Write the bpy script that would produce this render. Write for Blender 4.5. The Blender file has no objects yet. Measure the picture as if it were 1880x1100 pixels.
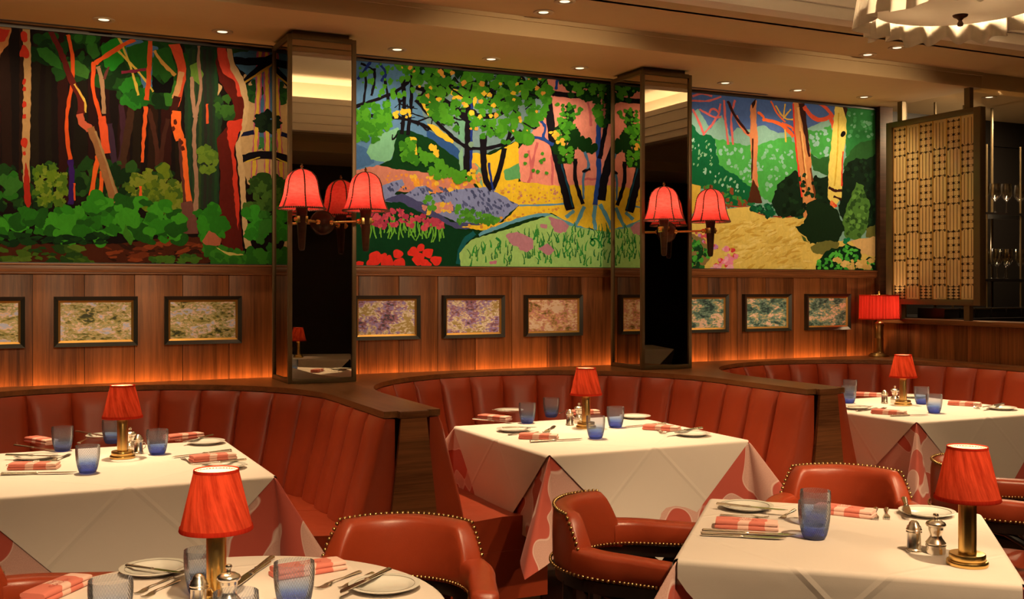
import bpy, bmesh, math, random
from math import sin, cos, pi, radians, sqrt, atan2
from mathutils import Vector, Matrix

# ------------------------------------------------------------------ camera, world, exposure
S = bpy.context.scene
COL = S.collection
FP, TH, CX, HY, CH = 1950.0, radians(25.6), 940.0, 527.0, 1.42   # focal length (px), yaw, principal x, horizon row, eye height
CT, ST = cos(TH), sin(TH)
cam_data = bpy.data.cameras.new('camera')
cam_data.sensor_width = 36.0
cam_data.lens = 36.0 * FP / 1880.0
cam_data.shift_y = -(550.0 - HY) / 1880.0
cam_data.clip_start = 0.05
cam_data.clip_end = 60
cam = bpy.data.objects.new('camera', cam_data)
COL.objects.link(cam)
cam.location = (0, 0, CH)
cam.rotation_euler = (radians(90), 0, -TH)
S.camera = cam

world = bpy.data.worlds.new('world')
S.world = world
world.use_nodes = True
world.node_tree.nodes['Background'].inputs[0].default_value = (0.02, 0.013, 0.008, 1)
world.node_tree.nodes['Background'].inputs[1].default_value = 0.3
S.view_settings.view_transform = 'Standard'
S.view_settings.look = 'None'
S.view_settings.exposure = 0.0
S.view_settings.gamma = 1.0
S.view_settings.use_curve_mapping = False
cy = S.cycles
cy.max_bounces = 8
cy.diffuse_bounces = 3
cy.glossy_bounces = 4
cy.transmission_bounces = 6
cy.transparent_max_bounces = 24
cy.caustics_reflective = False
cy.caustics_refractive = False
cy.sample_clamp_indirect = 4.0
cy.use_denoising = True

WARM = (1.0, 0.70, 0.39)      # the lamps' tint
AMBER = (1.0, 0.42, 0.12)
P_WALL = 16.0                 # downlights along the murals (spot watts)
P_BOOTH = 250.0                # pairs of downlights over the booth tables
P_FRONT = 240.0                # downlights over the front tables
P_FILL = 170.0                # added fill spots behind the lens, aimed at the fronts of the booth tables
P_LAMP = 3.0                  # bulb in a table lamp
P_SCONCE = 2.1
P_COVE = 60.0
P_LEDGE = 16.0
P_WASH = 430.0                # added unseen narrow spots on the far ceiling strip, washing the murals

def px_h(x, y, z):
    """The point at height z that the photograph shows at pixel (x, y)."""
    d = (CH - z) * FP / (y - HY)
    u = (x - CX) / FP
    return Vector((d * (ST + CT * u), d * (CT - ST * u), z))

def px_y(x, y, Y):
    """The point on the plane at depth Y that the photograph shows at pixel (x, y)."""
    u = (x - CX) / FP
    d = Y / (CT - ST * u)
    return Vector((d * (ST + CT * u), Y, CH + (HY - y) / FP * d))

# ------------------------------------------------------------------ lights
def light(kind, name, loc, power, color=WARM, rot=None, parent=None, **kw):
    d = bpy.data.lights.new(name, kind)
    d.energy = power
    d.color = color
    for k, v in kw.items():
        setattr(d, k, v)
    o = bpy.data.objects.new(name, d)
    o.location = loc
    if rot is not None:
        o.rotation_euler = rot
    o.parent = parent
    COL.objects.link(o)
    return o

def aim(loc, target):
    return (Vector(target) - Vector(loc)).to_track_quat('-Z', 'Y').to_euler()

# ------------------------------------------------------------------ materials
def lin(c):
    return tuple(((v / 255.0) / 12.92 if v / 255.0 <= 0.04045 else ((v / 255.0 + 0.055) / 1.055) ** 2.4) for v in c)

class N:
    """A small node builder for one material."""
    def __init__(self, name):
        self.m = bpy.data.materials.new(name)
        self.m.use_nodes = True
        self.t = self.m.node_tree
        self.t.nodes.clear()
        self.out = self.t.nodes.new('ShaderNodeOutputMaterial')
    def n(self, typ, **kw):
        nd = self.t.nodes.new(typ)
        for k, v in kw.items():
            setattr(nd, k, v)
        return nd
    def l(self, a, b):
        self.t.links.new(a, b)
    def setv(self, sock, v):
        if hasattr(v, 'is_output') or isinstance(v, bpy.types.NodeSocket):
            self.l(v, sock)
        elif isinstance(v, (tuple, list)):
            sock.default_value = tuple(v) + ((1.0,) if len(v) == 3 and len(sock.default_value) == 4 else ())
        else:
            sock.default_value = v
    def math(self, op, a, b=None, c=None, clamp=False):
        nd = self.n('ShaderNodeMath', operation=op, use_clamp=clamp)
        self.setv(nd.inputs[0], a)
        if b is not None: self.setv(nd.inputs[1], b)
        if c is not None: self.setv(nd.inputs[2], c)
        return nd.outputs[0]
    def mix(self, fac, a, b, blend='MIX'):
        nd = self.n('ShaderNodeMix', data_type='RGBA', blend_type=blend)
        self.setv(nd.inputs[0], fac); self.setv(nd.inputs[6], a); self.setv(nd.inputs[7], b)
        return nd.outputs[2]
    def coord(self, which='Object'):
        return self.n('ShaderNodeTexCoord').outputs[which]
    def mapping(self, vec, scale=(1, 1, 1), loc=(0, 0, 0), rot=(0, 0, 0)):
        nd = self.n('ShaderNodeMapping')
        self.l(vec, nd.inputs[0])
        nd.inputs['Scale'].default_value = scale
        self.setv(nd.inputs['Location'], loc)
        nd.inputs['Rotation'].default_value = rot
        return nd.outputs[0]
    def noise(self, vec, scale=5, detail=4, rough=0.55, dist=0.0, out='Fac'):
        nd = self.n('ShaderNodeTexNoise')
        self.l(vec, nd.inputs['Vector'])
        nd.inputs['Scale'].default_value = scale
        nd.inputs['Detail'].default_value = detail
        nd.inputs['Roughness'].default_value = rough
        nd.inputs['Distortion'].default_value = dist
        return nd.outputs[out]
    def ramp(self, fac, stops, interp='LINEAR'):
        nd = self.n('ShaderNodeValToRGB')
        cr = nd.color_ramp
        cr.interpolation = interp
        while len(cr.elements) < len(stops):
            cr.elements.new(0.5)
        for e, (p, c) in zip(cr.elements, stops):
            e.position = p
            e.color = tuple(c) + ((1.0,) if len(c) == 3 else ())
        self.setv(nd.inputs[0], fac)
        return nd.outputs[0]
    def bump(self, h, strength=0.2, dist=0.01):
        nd = self.n('ShaderNodeBump')
        nd.inputs['Strength'].default_value = strength
        nd.inputs['Distance'].default_value = dist
        self.l(h, nd.inputs['Height'])
        return nd.outputs[0]
    def sep(self, vec):
        nd = self.n('ShaderNodeSeparateXYZ')
        self.l(vec, nd.inputs[0])
        return nd.outputs
    def pbr(self, color, rough=0.5, metal=0.0, normal=None, **kw):
        p = self.n('ShaderNodeBsdfPrincipled')
        self.setv(p.inputs['Base Color'], color)
        self.setv(p.inputs['Roughness'], rough)
        self.setv(p.inputs['Metallic'], metal)
        if normal is not None:
            self.l(normal, p.inputs['Normal'])
        for k, v in kw.items():
            self.setv(p.inputs[k], v)
        return p.outputs[0]
    def done(self, shader):
        self.l(shader, self.out.inputs['Surface'])
        return self.m

def plain(name, color, rough=0.5, metal=0.0, **kw):
    b = N(name)
    v = b.noise(b.coord(), 14, 3)
    c = b.mix(b.math('MULTIPLY', v, 0.25), color, tuple(x * 0.72 for x in color))
    return b.done(b.pbr(c, rough, metal, **kw))

def wood(name, dark, light_, axis='z', rough=0.42, fine=1.0):
    b = N(name)
    info = b.n('ShaderNodeObjectInfo')
    off = b.n('ShaderNodeCombineXYZ')
    r9 = b.math('MULTIPLY', info.outputs['Random'], 37.0)
    for i in range(3):
        b.l(r9, off.inputs[i])
    s = {'z': (26, 26, 0.9), 'x': (0.9, 26, 26), 'y': (26, 0.9, 26)}[axis]
    v = b.mapping(b.coord(), tuple(k * fine for k in s), off.outputs[0])
    g1 = b.noise(v, 1.6, 6, 0.65, 0.6)
    g2 = b.noise(v, 7.0, 3, 0.6)
    v3 = b.mapping(b.coord(), tuple(k * 0.22 for k in s), off.outputs[0])
    g3 = b.noise(v3, 1.0, 2, 0.5)
    g = b.math('ADD', b.math('MULTIPLY', g1, 0.75), b.math('MULTIPLY', g2, 0.35))
    g = b.math('ADD', g, b.math('MULTIPLY', b.math('SUBTRACT', g3, 0.5), 0.7))
    g = b.math('ADD', g, b.math('MULTIPLY', b.math('SUBTRACT', info.outputs['Random'], 0.5), 0.22))
    c = b.ramp(g, [(0.30, dark), (0.56, tuple((p + q) / 2 for p, q in zip(dark, light_))), (0.78, light_)])
    nb = b.bump(g2, 0.12, 0.003)
    return b.done(b.pbr(c, rough, 0.0, nb, **{'Specular IOR Level': 0.22}))

def leather():
    b = N('red_leather')
    o = b.coord()
    v = b.noise(o, 5, 4)
    c = b.mix(v, (0.25, 0.032, 0.010), (0.36, 0.052, 0.017))
    fine = b.noise(o, 420, 2)
    big = b.noise(o, 16, 3)
    h = b.math('ADD', b.math('MULTIPLY', fine, 0.25), b.math('MULTIPLY', big, 0.6))
    rr = b.math('ADD', b.math('MULTIPLY', big, 0.16), 0.26)
    return b.done(b.pbr(c, rr, 0.0, b.bump(h, 0.22, 0.004), **{'Specular IOR Level': 0.45}))

def linen(name, color):
    """White cloth with ironed fold lines along the cloth's own axes (uv in metres)."""
    b = N(name)
    uv = b.coord('UV')
    s = b.sep(uv)
    hsum = None
    for k in (0, 1):
        w = b.math('MULTIPLY', b.math('ABSOLUTE', b.math('SUBTRACT', b.math('ABSOLUTE', s[k]), 0.338)), 85)
        r = b.math('SUBTRACT', 1.0, w, clamp=True)
        hsum = r if hsum is None else b.math('ADD', hsum, r)
    soft = b.noise(uv, 5, 3)
    weave = b.noise(uv, 350, 2)
    h = b.math('ADD', b.math('MULTIPLY', hsum, 0.5), b.math('MULTIPLY', soft, 0.9))
    h = b.math('ADD', h, b.math('MULTIPLY', weave, 0.04))
    c = b.mix(b.math('MULTIPLY', soft, 0.3), color, tuple(x * 0.86 for x in color))
    return b.done(b.pbr(c, 0.85, 0.0, b.bump(h, 0.55, 0.006), **{'Sheen Weight': 0.1}))

def coral_cloth(name, scale=5.2, thr=0.495):
    """Coral damask with pale scalloped patches that have a light woven outline."""
    b = N(name)
    uv = b.coord('UV')
    v = b.noise(uv, scale, 1.0, 0.4, 0.3)
    stip = b.noise(uv, 260, 2)
    patch = b.math('MULTIPLY', b.math('SUBTRACT', v, thr), 90, clamp=True)
    edge = b.math('SUBTRACT', 1.0, b.math('MULTIPLY', b.math('ABSOLUTE', b.math('SUBTRACT', v, thr + 0.012)), 95), clamp=True)
    inner = b.mix(stip, (0.60, 0.30, 0.25), (0.84, 0.54, 0.48))
    c = b.mix(patch, (0.55, 0.095, 0.065), inner)
    c = b.mix(b.math('MULTIPLY', edge, 0.9), c, (0.90, 0.66, 0.60))
    return b.done(b.pbr(c, 0.8, 0.0, b.bump(stip, 0.15, 0.002), **{'Sheen Weight': 0.15}))

def napkin_mat():
    b = N('coral_napkin')
    o = b.coord()
    s = b.sep(o)
    wob = b.math('MULTIPLY', b.math('SUBTRACT', b.noise(o, 22, 1), 0.5), 0.05)
    x = b.math('ADD', s[0], wob)
    mid = b.math('SUBTRACT', 0.017, b.math('ABSOLUTE', b.math('ADD', x, 0.004)))
    patch = b.math('MULTIPLY', b.math('MAXIMUM', mid, b.math('SUBTRACT', x, 0.050)), 900, clamp=True)
    c = b.mix(patch, (0.70, 0.20, 0.15), (0.86, 0.55, 0.47))
    return b.done(b.pbr(c, 0.85, 0.0, b.bump(b.noise(o, 500, 2), 0.2, 0.001)))

def silk_shade(name, c1, c2, tr=0.62, streak=40, aniso=2.0, slant=0.0):
    b = N(name)
    o = b.coord()
    s = b.sep(o)
    ang = b.math('ARCTAN2', s[1], s[0])
    cmb = b.n('ShaderNodeCombineXYZ')
    b.l(b.math('ADD', b.math('MULTIPLY', ang, streak / 6.0), b.math('MULTIPLY', s[2], slant)), cmb.inputs[0])
    b.l(b.math('MULTIPLY', s[2], aniso), cmb.inputs[1])
    v = b.noise(cmb.outputs[0], 2.2, 5, 0.7)
    c = b.ramp(v, [(0.34, c2), (0.60, c1)])
    d = b.n('ShaderNodeBsdfDiffuse'); b.l(c, d.inputs[0])
    t = b.n('ShaderNodeBsdfTranslucent'); b.l(c, t.inputs[0])
    mx = b.n('ShaderNodeMixShader'); mx.inputs[0].default_value = tr
    b.l(d.outputs[0], mx.inputs[1]); b.l(t.outputs[0], mx.inputs[2])
    return b.done(mx.outputs[0])

def tumbler_mat():
    """Thin hand-blown glass, blue at the foot and clear at the rim, with spiral ribs."""
    b = N('blue_glass')
    s = b.sep(b.coord())
    zz = b.math('DIVIDE', s[2], 0.098)
    tint = b.ramp(zz, [(0.0, (0.02, 0.05, 0.62)), (0.12, (0.12, 0.23, 0.84)), (0.36, (0.62, 0.75, 0.97)), (0.62, (0.91, 0.94, 0.99)), (1.0, (0.93, 0.95, 0.99))])
    ang = b.math('ARCTAN2', s[1], s[0])
    ph = b.math('ADD', b.math('MULTIPLY', ang, 42.0), b.math('MULTIPLY', s[2], 640.0))
    st = b.math('MULTIPLY', b.math('ADD', b.math('SINE', ph), 0.15), 2.4, clamp=True)
    tint2 = b.mix(b.math('MULTIPLY', st, 0.10), tint, (0.42, 0.47, 0.60), 'MULTIPLY')
    tr = b.n('ShaderNodeBsdfTransparent'); b.l(tint2, tr.inputs[0])
    gl = b.n('ShaderNodeBsdfGlossy'); gl.inputs['Roughness'].default_value = 0.04
    nb = b.bump(b.math('SINE', ph), 0.25, 0.002)
    b.l(nb, gl.inputs['Normal'])
    fr = b.n('ShaderNodeFresnel'); fr.inputs[0].default_value = 1.22
    dc = b.mix(0.45, tint, (0.80, 0.86, 0.98))
    d1 = b.n('ShaderNodeBsdfTranslucent'); b.l(dc, d1.inputs[0])
    d2 = b.n('ShaderNodeBsdfDiffuse'); b.l(dc, d2.inputs[0])
    df = b.n('ShaderNodeMixShader'); df.inputs[0].default_value = 0.5
    b.l(d1.outputs[0], df.inputs[1]); b.l(d2.outputs[0], df.inputs[2])
    m1 = b.n('ShaderNodeMixShader'); base = b.ramp(zz, [(0.0, (0.3, 0.3, 0.3)), (0.2, (0.22, 0.22, 0.22)), (0.45, (0.06, 0.06, 0.06)), (1.0, (0.03, 0.03, 0.03))])
    b.l(b.math('ADD', base, b.math('MULTIPLY', st, 0.10)), m1.inputs[0])
    b.l(tr.outputs[0], m1.inputs[1]); b.l(df.outputs[0], m1.inputs[2])
    m2 = b.n('ShaderNodeMixShader'); b.l(fr.outputs[0], m2.inputs[0])
    b.l(m1.outputs[0], m2.inputs[1]); b.l(gl.outputs[0], m2.inputs[2])
    return b.done(m2.outputs[0])

def clear_glass():
    b = N('clear_glass')
    tr = b.n('ShaderNodeBsdfTransparent'); tr.inputs[0].default_value = (0.93, 0.90, 0.84, 1)
    gl = b.n('ShaderNodeBsdfGlossy'); gl.inputs['Roughness'].default_value = 0.03
    lw = b.n('ShaderNodeLayerWeight'); lw.inputs[0].default_value = 0.45
    mx = b.n('ShaderNodeMixShader'); b.l(lw.outputs['Facing'], mx.inputs[0])
    b.l(tr.outputs[0], mx.inputs[1]); b.l(gl.outputs[0], mx.inputs[2])
    return b.done(mx.outputs[0])

def mirror_mat():
    b = N('bronze_mirror')
    gl = b.n('ShaderNodeBsdfGlossy')
    gl.inputs['Color'].default_value = (0.44, 0.39, 0.31, 1)
    gl.inputs['Roughness'].default_value = 0.0
    return b.done(gl.outputs[0])

def emit(name, color, strength):
    b = N(name)
    e = b.n('ShaderNodeEmission')
    e.inputs[0].default_value = tuple(color) + (1.0,)
    e.inputs[1].default_value = strength
    return b.done(e.outputs[0])

def painting(name, stops, sx, sz, seed):
    """Loose dabs of colour, wider than high, like a sketchy oil painting of a pond."""
    b = N(name)
    o = b.coord()
    v = b.mapping(o, (sx, 1, sz), (seed, seed * 0.7, seed * 1.3))
    v1 = b.noise(v, 1.0, 2, 0.5, 0.5)
    v2 = b.mapping(o, (sx * 5, 1, sz * 5), (seed * 2, 0, seed))
    n2 = b.noise(v2, 1.0, 4, 0.7, 1.2)
    vo = b.n('ShaderNodeTexVoronoi'); vo.inputs['Scale'].default_value = 1.0
    wv = b.n('ShaderNodeVectorMath', operation='ADD'); b.l(b.mapping(o, (70, 1, 125), (seed, 0, seed)), wv.inputs[0]); b.l(b.noise(o, 30, 2, 0.5, 0, 'Color'), wv.inputs[1])
    b.l(wv.outputs[0], vo.inputs['Vector'])
    cell = b.sep(vo.outputs['Color'])[0]
    f = b.math('ADD', b.math('ADD', b.math('MULTIPLY', v1, 0.95), b.math('MULTIPLY', n2, 0.12)), b.math('MULTIPLY', cell, 0.20))
    f = b.math('ADD', b.math('MULTIPLY', b.math('SUBTRACT', f, 0.635), 1.7), 0.53)
    c = b.ramp(f, stops)
    return b.done(b.pbr(c, 0.35, 0.0, b.bump(n2, 0.3, 0.002), **{'Specular IOR Level': 0.2}))

def paint_mat():
    b = N('mural_paint')
    a = b.n('ShaderNodeVertexColor', layer_name='paint')
    o = b.coord()
    v = b.noise(b.mapping(o, (40, 40, 26)), 1.0, 5, 0.65, 0.8)
    g = b.noise(o, 5, 2, 0.5)
    t = b.math('ADD', b.math('MULTIPLY', v, 0.9), b.math('MULTIPLY', g, 0.4))
    c = b.mix(b.math('MULTIPLY', b.math('SUBTRACT', t, 0.35), 0.95, clamp=True), a.outputs[0], b.mix(0.55, a.outputs[0], (0, 0, 0)))
    return b.done(b.pbr(c, 0.75, **{'Specular IOR Level': 0.06}))

M = {}
M['wood'] = wood('walnut_panel', (0.048, 0.015, 0.005), (0.29, 0.100, 0.029))
M['woodx'] = wood('walnut_rail', (0.070, 0.024, 0.009), (0.30, 0.115, 0.042), 'x', 0.35)
M['woody'] = wood('walnut_ledge', (0.060, 0.022, 0.008), (0.22, 0.090, 0.032), 'y', 0.28)
M['wood_dark'] = wood('dark_walnut', (0.020, 0.009, 0.005), (0.075, 0.030, 0.014), 'x', 0.4)
M['black_wood'] = plain('black_wood', (0.012, 0.009, 0.008), 0.35)
M['leather'] = leather()
M['linen'] = linen('white_linen', (0.82, 0.72, 0.65))
M['coral'] = coral_cloth('coral_damask')
M['napkin'] = napkin_mat()
M['print'] = plain('red_print', (0.55, 0.10, 0.08), 0.9)
M['brass'] = plain('brushed_brass', (0.90, 0.60, 0.20), 0.27, 1.0)
M['old_brass'] = plain('aged_brass', (0.40, 0.26, 0.10), 0.32, 1.0)
M['silver'] = plain('silver_plate', (0.95, 0.90, 0.80), 0.25, 1.0)
M['steel'] = plain('cutlery_steel', (0.88, 0.82, 0.72), 0.22, 1.0)
M['china'] = plain('white_china', (0.80, 0.78, 0.72), 0.18)
M['china_line'] = plain('grey_rim_line', (0.35, 0.32, 0.28), 0.3)
M['tumbler'] = tumbler_mat()
M['glass'] = clear_glass()
M['mirror'] = mirror_mat()
M['bronze'] = plain('dark_bronze', (0.135, 0.098, 0.050), 0.42, 0.55)
M['black'] = plain('black_paint', (0.010, 0.008, 0.007), 0.4)
M['frame'] = plain('black_frame', (0.016, 0.015, 0.011), 0.35)
M['gold'] = plain('gold_liner', (0.62, 0.36, 0.09), 0.38, 0.85)
M['ceiling'] = plain('ceiling_paint', (0.52, 0.38, 0.21), 0.8)
M['cream'] = plain('cream_moulding', (0.86, 0.78, 0.67), 0.75)
M['floor'] = wood('floor_boards', (0.016, 0.008, 0.005), (0.06, 0.026, 0.012), 'x', 0.5)
M['dark_wall'] = plain('dark_wall', (0.018, 0.010, 0.006), 0.6)
M['silk'] = silk_shade('red_silk', (0.72, 0.088, 0.038), (0.34, 0.026, 0.011), 0.36, 9, 2.5, 6)
M['silk_trim'] = silk_shade('red_trim', (0.50, 0.030, 0.014), (0.40, 0.02, 0.01), 0.15)
M['bell'] = silk_shade('red_parchment', (0.90, 0.085, 0.080), (0.72, 0.052, 0.048), 0.55, 30, 40)
M['pleat'] = silk_shade('red_pleated', (0.85, 0.060, 0.040), (0.50, 0.030, 0.020), 0.5, 60, 0.5)
M['ruffle'] = silk_shade('cream_linen_ruffle', (0.80, 0.72, 0.60), (0.72, 0.64, 0.53), 0.16, 20, 6)
M['lace'] = plain('dark_lacing', (0.10, 0.035, 0.02), 0.6)
M['bulb'] = emit('lamp_bulb', (1.0, 0.72, 0.40), 14.0)
M['downlight'] = emit('downlight_lens', (1.0, 0.82, 0.52), 1.6)
M['shade_liner'] = silk_shade('cream_shade_liner', (0.85, 0.72, 0.55), (0.82, 0.68, 0.50), 0.45, 6, 1)
M['diffuser'] = silk_shade('frosted_bowl', (0.92, 0.86, 0.78), (0.90, 0.84, 0.75), 0.62, 3, 1)
M['led'] = emit('led_tape', AMBER, 3.0)
M['ring'] = plain('downlight_trim', (0.45, 0.34, 0.22), 0.5)
M['amber_glass'] = plain('amber_glass', (0.70, 0.50, 0.23), 0.16, 0.0, **{'Coat Weight': 0.5, 'Coat Roughness': 0.03})
M['etch'] = plain('etched_line', (0.055, 0.028, 0.010), 0.5)
M['paint'] = paint_mat()
M['nail'] = plain('nailhead', (0.55, 0.36, 0.15), 0.28, 1.0)
M['bottle'] = plain('dark_bottle', (0.02, 0.022, 0.01), 0.12)

# ------------------------------------------------------------------ mesh builder
class B:
    """Collects shapes and links them as ONE mesh object."""
    def __init__(self):
        self.v = []; self.f = []; self.uv = None
    def add(self, vs, fs):
        k = len(self.v)
        self.v += [tuple(p) for p in vs]
        self.f += [tuple(i + k for i in f) for f in fs]
        return self
    def box(self, x0, x1, y0, y1, z0, z1):
        return self.add([(x0, y0, z0), (x1, y0, z0), (x1, y1, z0), (x0, y1, z0), (x0, y0, z1), (x1, y0, z1), (x1, y1, z1), (x0, y1, z1)],
                        [(3, 2, 1, 0), (4, 5, 6, 7), (0, 1, 5, 4), (1, 2, 6, 5), (2, 3, 7, 6), (3, 0, 4, 7)])
    def grid(self, fn, nu, nv, cu=False, cv=False):
        k = len(self.v)
        for i in range(nu):
            for j in range(nv):
                self.v.append(tuple(fn(i / (nu if cu else nu - 1), j / (nv if cv else nv - 1))))
        for i in range(nu if cu else nu - 1):
            for j in range(nv if cv else nv - 1):
                a = k + i * nv + j; b_ = k + ((i + 1) % nu) * nv + j
                c = k + ((i + 1) % nu) * nv + (j + 1) % nv; d = k + i * nv + (j + 1) % nv
                self.f.append((a, b_, c, d))
        return self
    def lathe(self, prof, n=24, c=(0, 0, 0), closed=False):
        """prof: (r, z) from bottom to top; r = 0 closes to a pole."""
        k = len(self.v); rings = []
        for r, z in prof:
            if r < 1e-6:
                rings.append([len(self.v)]); self.v.append((c[0], c[1], c[2] + z))
            else:
                rings.append(list(range(len(self.v), len(self.v) + n)))
                for i in range(n):
                    a = 2 * pi * i / n
                    self.v.append((c[0] + r * cos(a), c[1] + r * sin(a), c[2] + z))
        pairs = list(zip(rings, rings[1:]))
        if closed: pairs.append((rings[-1], rings[0]))
        for p, q in pairs:
            for i in range(n):
                j = (i + 1) % n
                if len(p) == 1 and len(q) == 1: break
                if len(p) == 1: self.f.append((p[0], q[j], q[i])[::-1] if False else (p[0], q[j], q[i]))
                elif len(q) == 1: self.f.append((p[i], p[j], q[0]))
                else: self.f.append((p[i], p[j], q[j], q[i]))
        return self
    def tube(self, pts, r, n=8, flat=1.0, up=(0, 0, 1), caps=True):
        """A swept round bar; r is a number or one radius per point; flat squashes it along up."""
        pts = [Vector(p) for p in pts]
        m = len(pts); rs = [r] * m if isinstance(r, (int, float)) else list(r)
        k = len(self.v)
        for i, p in enumerate(pts):
            t = (pts[min(i + 1, m - 1)] - pts[max(i - 1, 0)]).normalized()
            u = Vector(up)
            if abs(t.dot(u)) > 0.97: u = Vector((1, 0, 0)) if abs(t.x) < 0.9 else Vector((0, 1, 0))
            s = t.cross(u).normalized(); w = s.cross(t).normalized()
            for j in range(n):
                a = 2 * pi * j / n
                self.v.append(tuple(p + s * (rs[i] * cos(a)) + w * (rs[i] * flat * sin(a))))
        for i in range(m - 1):
            for j in range(n):
                a, b_ = k + i * n + j, k + i * n + (j + 1) % n
                self.f.append((a, b_, b_ + n, a + n))
        if caps:
            self.f.append(tuple(k + j for j in range(n))[::-1])
            self.f.append(tuple(k + (m - 1) * n + j for j in range(n)))
        return self
    def ball(self, c, r, n=6, m=4, sz=1.0):
        return self.lathe([(r * sin(pi * i / m) if 0 < i < m else 0, -r * sz * cos(pi * i / m)) for i in range(m + 1)], n, c)
    def sweep(self, frames, sec):
        """frames: (origin, outward) along a path; sec: closed loop of (d, z); caps at both ends."""
        k = len(self.v); n = len(sec)
        for o, nn in frames:
            for d, z in sec:
                self.v.append((o[0] + nn[0] * d, o[1] + nn[1] * d, z))
        for i in range(len(frames) - 1):
            for j in range(n):
                a, b_ = k + i * n + j, k + i * n + (j + 1) % n
                self.f.append((a, b_, b_ + n, a + n))
        self.f.append(tuple(k + j for j in range(n))[::-1])
        e = k + (len(frames) - 1) * n
        self.f.append(tuple(e + j for j in range(n)))
        return self
    def prism(self, poly, z0, z1):
        n = len(poly); k = len(self.v)
        self.v += [(p[0], p[1], z0) for p in poly] + [(p[0], p[1], z1) for p in poly]
        self.f.append(tuple(range(k + n - 1, k - 1, -1))); self.f.append(tuple(range(k + n, k + 2 * n)))
        for i in range(n):
            j = (i + 1) % n
            self.f.append((k + i, k + j, k + n + j, k + n + i))
        return self
    def mesh(self, name, mat, sharp=38, bevel=0.0, weld=False):
        me = bpy.data.meshes.new(name)
        me.from_pydata(self.v, [], self.f)
        if self.uv:
            ul = me.uv_layers.new(name='UVMap')
            for lp in me.loops:
                ul.data[lp.index].uv = self.uv[lp.vertex_index]
        bm = bmesh.new(); bm.from_mesh(me)
        if weld: bmesh.ops.remove_doubles(bm, verts=bm.verts, dist=1e-5)
        if bevel: bmesh.ops.bevel(bm, geom=bm.edges[:], offset=bevel, segments=2, affect='EDGES', profile=0.6)
        if not self.uv: bmesh.ops.recalc_face_normals(bm, faces=bm.faces[:])
        bm.to_mesh(me); bm.free()
        me.materials.append(M[mat] if isinstance(mat, str) else mat)
        me.polygons.foreach_set('use_smooth', [True] * len(me.polygons))
        me.set_sharp_from_angle(angle=radians(sharp))
        me.update()
        return me
    def build(self, name, mat, parent=None, **kw):
        o = bpy.data.objects.new(name, self.mesh(name, mat, **kw))
        COL.objects.link(o); o.parent = parent
        return o

def tag(o, label=None, cat=None, group=None, kind=None):
    if label: o['label'] = label
    if cat: o['category'] = cat
    if group: o['group'] = group
    if kind: o['kind'] = kind
    return o

def thing(name, label, cat, loc=(0, 0, 0), rz=0.0, group=None):
    o = bpy.data.objects.new(name, None)
    o.empty_display_size = 0.1
    COL.objects.link(o)
    o.location = loc; o.rotation_euler = (0, 0, rz)
    return tag(o, label, cat, group)

def struct(b, name, mat, **kw):
    return tag(b.build(name, mat, **kw), kind='structure')

def copy_tree(src, loc, rz=None, label=None, group=None, parent=None):
    c = src.copy(); COL.objects.link(c)
    c.parent = parent
    if parent is None:
        c.location = loc
        if rz is not None: c.rotation_euler = (0, 0, rz)
        if label: c['label'] = label
        if group: c['group'] = group
    for ch in KIDS.get(src.name, []):
        copy_tree(bpy.data.objects[ch], None, parent=c)
    return c

KIDS = {}
def learn(root):
    """Remember a finished thing's children so that copies can be made quickly."""
    st = [root]
    kids = {}
    for o in bpy.data.objects:
        if o.parent: kids.setdefault(o.parent.name, []).append(o.name)
    while st:
        o = st.pop()
        KIDS[o.name] = list(kids.get(o.name, []))
        st += [bpy.data.objects[k] for k in KIDS[o.name]]
    return root

rnd = random.Random(7)
# ------------------------------------------------------------------ room shell
WY = 5.75                      # face of the back wall
LEDGE = 0.936                  # top of the banquette ledge
SOF, MID, TOP = 2.71, 2.81, 3.27   # soffit by the wall, ceiling ring, tray ceiling
PITCH, BX = 2.095, (0.40, 2.495, 4.59)   # booth spacing and centres
TRX0, TRX1, TRY0, TRY1 = -1.4, 5.60, 1.25, 4.23   # tray opening
RX = 5.655                     # low return wall

struct(B().box(-3.2, 9.2, -1.8, 7.0, -0.08, 0), 'floor', 'floor')
wall = struct(B().box(-3.2, RX + 0.02, WY + 0.012, WY + 0.15, 0, 3.4), 'wall_back', 'wood_dark')
struct(B().box(-3.3, -3.2, -1.8, 7.0, 0, 3.4), 'wall_left', 'dark_wall')
struct(B().box(9.2, 9.3, -1.8, 7.0, 0, 3.4), 'wall_right', 'dark_wall')
struct(B().box(-3.2, 9.2, -1.9, -1.8, 0, 3.4), 'wall_front', 'dark_wall')

# ceiling: a dropped soffit along the murals, a flat ring, and a stepped tray in the middle
struct(B().box(-3.2, 5.73, 4.90, WY + 0.15, SOF, MID + 0.02), 'ceiling_soffit', 'ceiling', bevel=0.004)
struct(B().box(5.73, 9.2, 4.90, 5.02, SOF, MID + 0.02), 'ceiling_beam', 'ceiling', bevel=0.004)
ring = B()
ring.box(-3.2, 9.2, TRY1, 7.0, MID, MID + 0.03)
ring.box(-3.2, 9.2, 0.58, TRY0, MID, MID + 0.03)
ring.box(-3.2, TRX0, TRY0, TRY1, MID, MID + 0.03)
ring.box(TRX1, 9.2, TRY0, TRY1, MID, MID + 0.03)
struct(ring, 'ceiling', 'ceiling')
struct(B().box(-3.2, 9.2, -0.5, 0.58, SOF, MID + 0.03), 'ceiling_front', 'ceiling')
struct(B().box(-3.2, 9.2, -1.8, -0.5, 2.45, 2.84), 'ceiling_bar', 'dark_wall')
struct(B().box(TRX0 - 0.25, TRX1 + 0.25, TRY0 - 0.25, TRY1 + 0.25, TOP, TOP + 0.04), 'ceiling_tray', 'cream')
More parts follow.
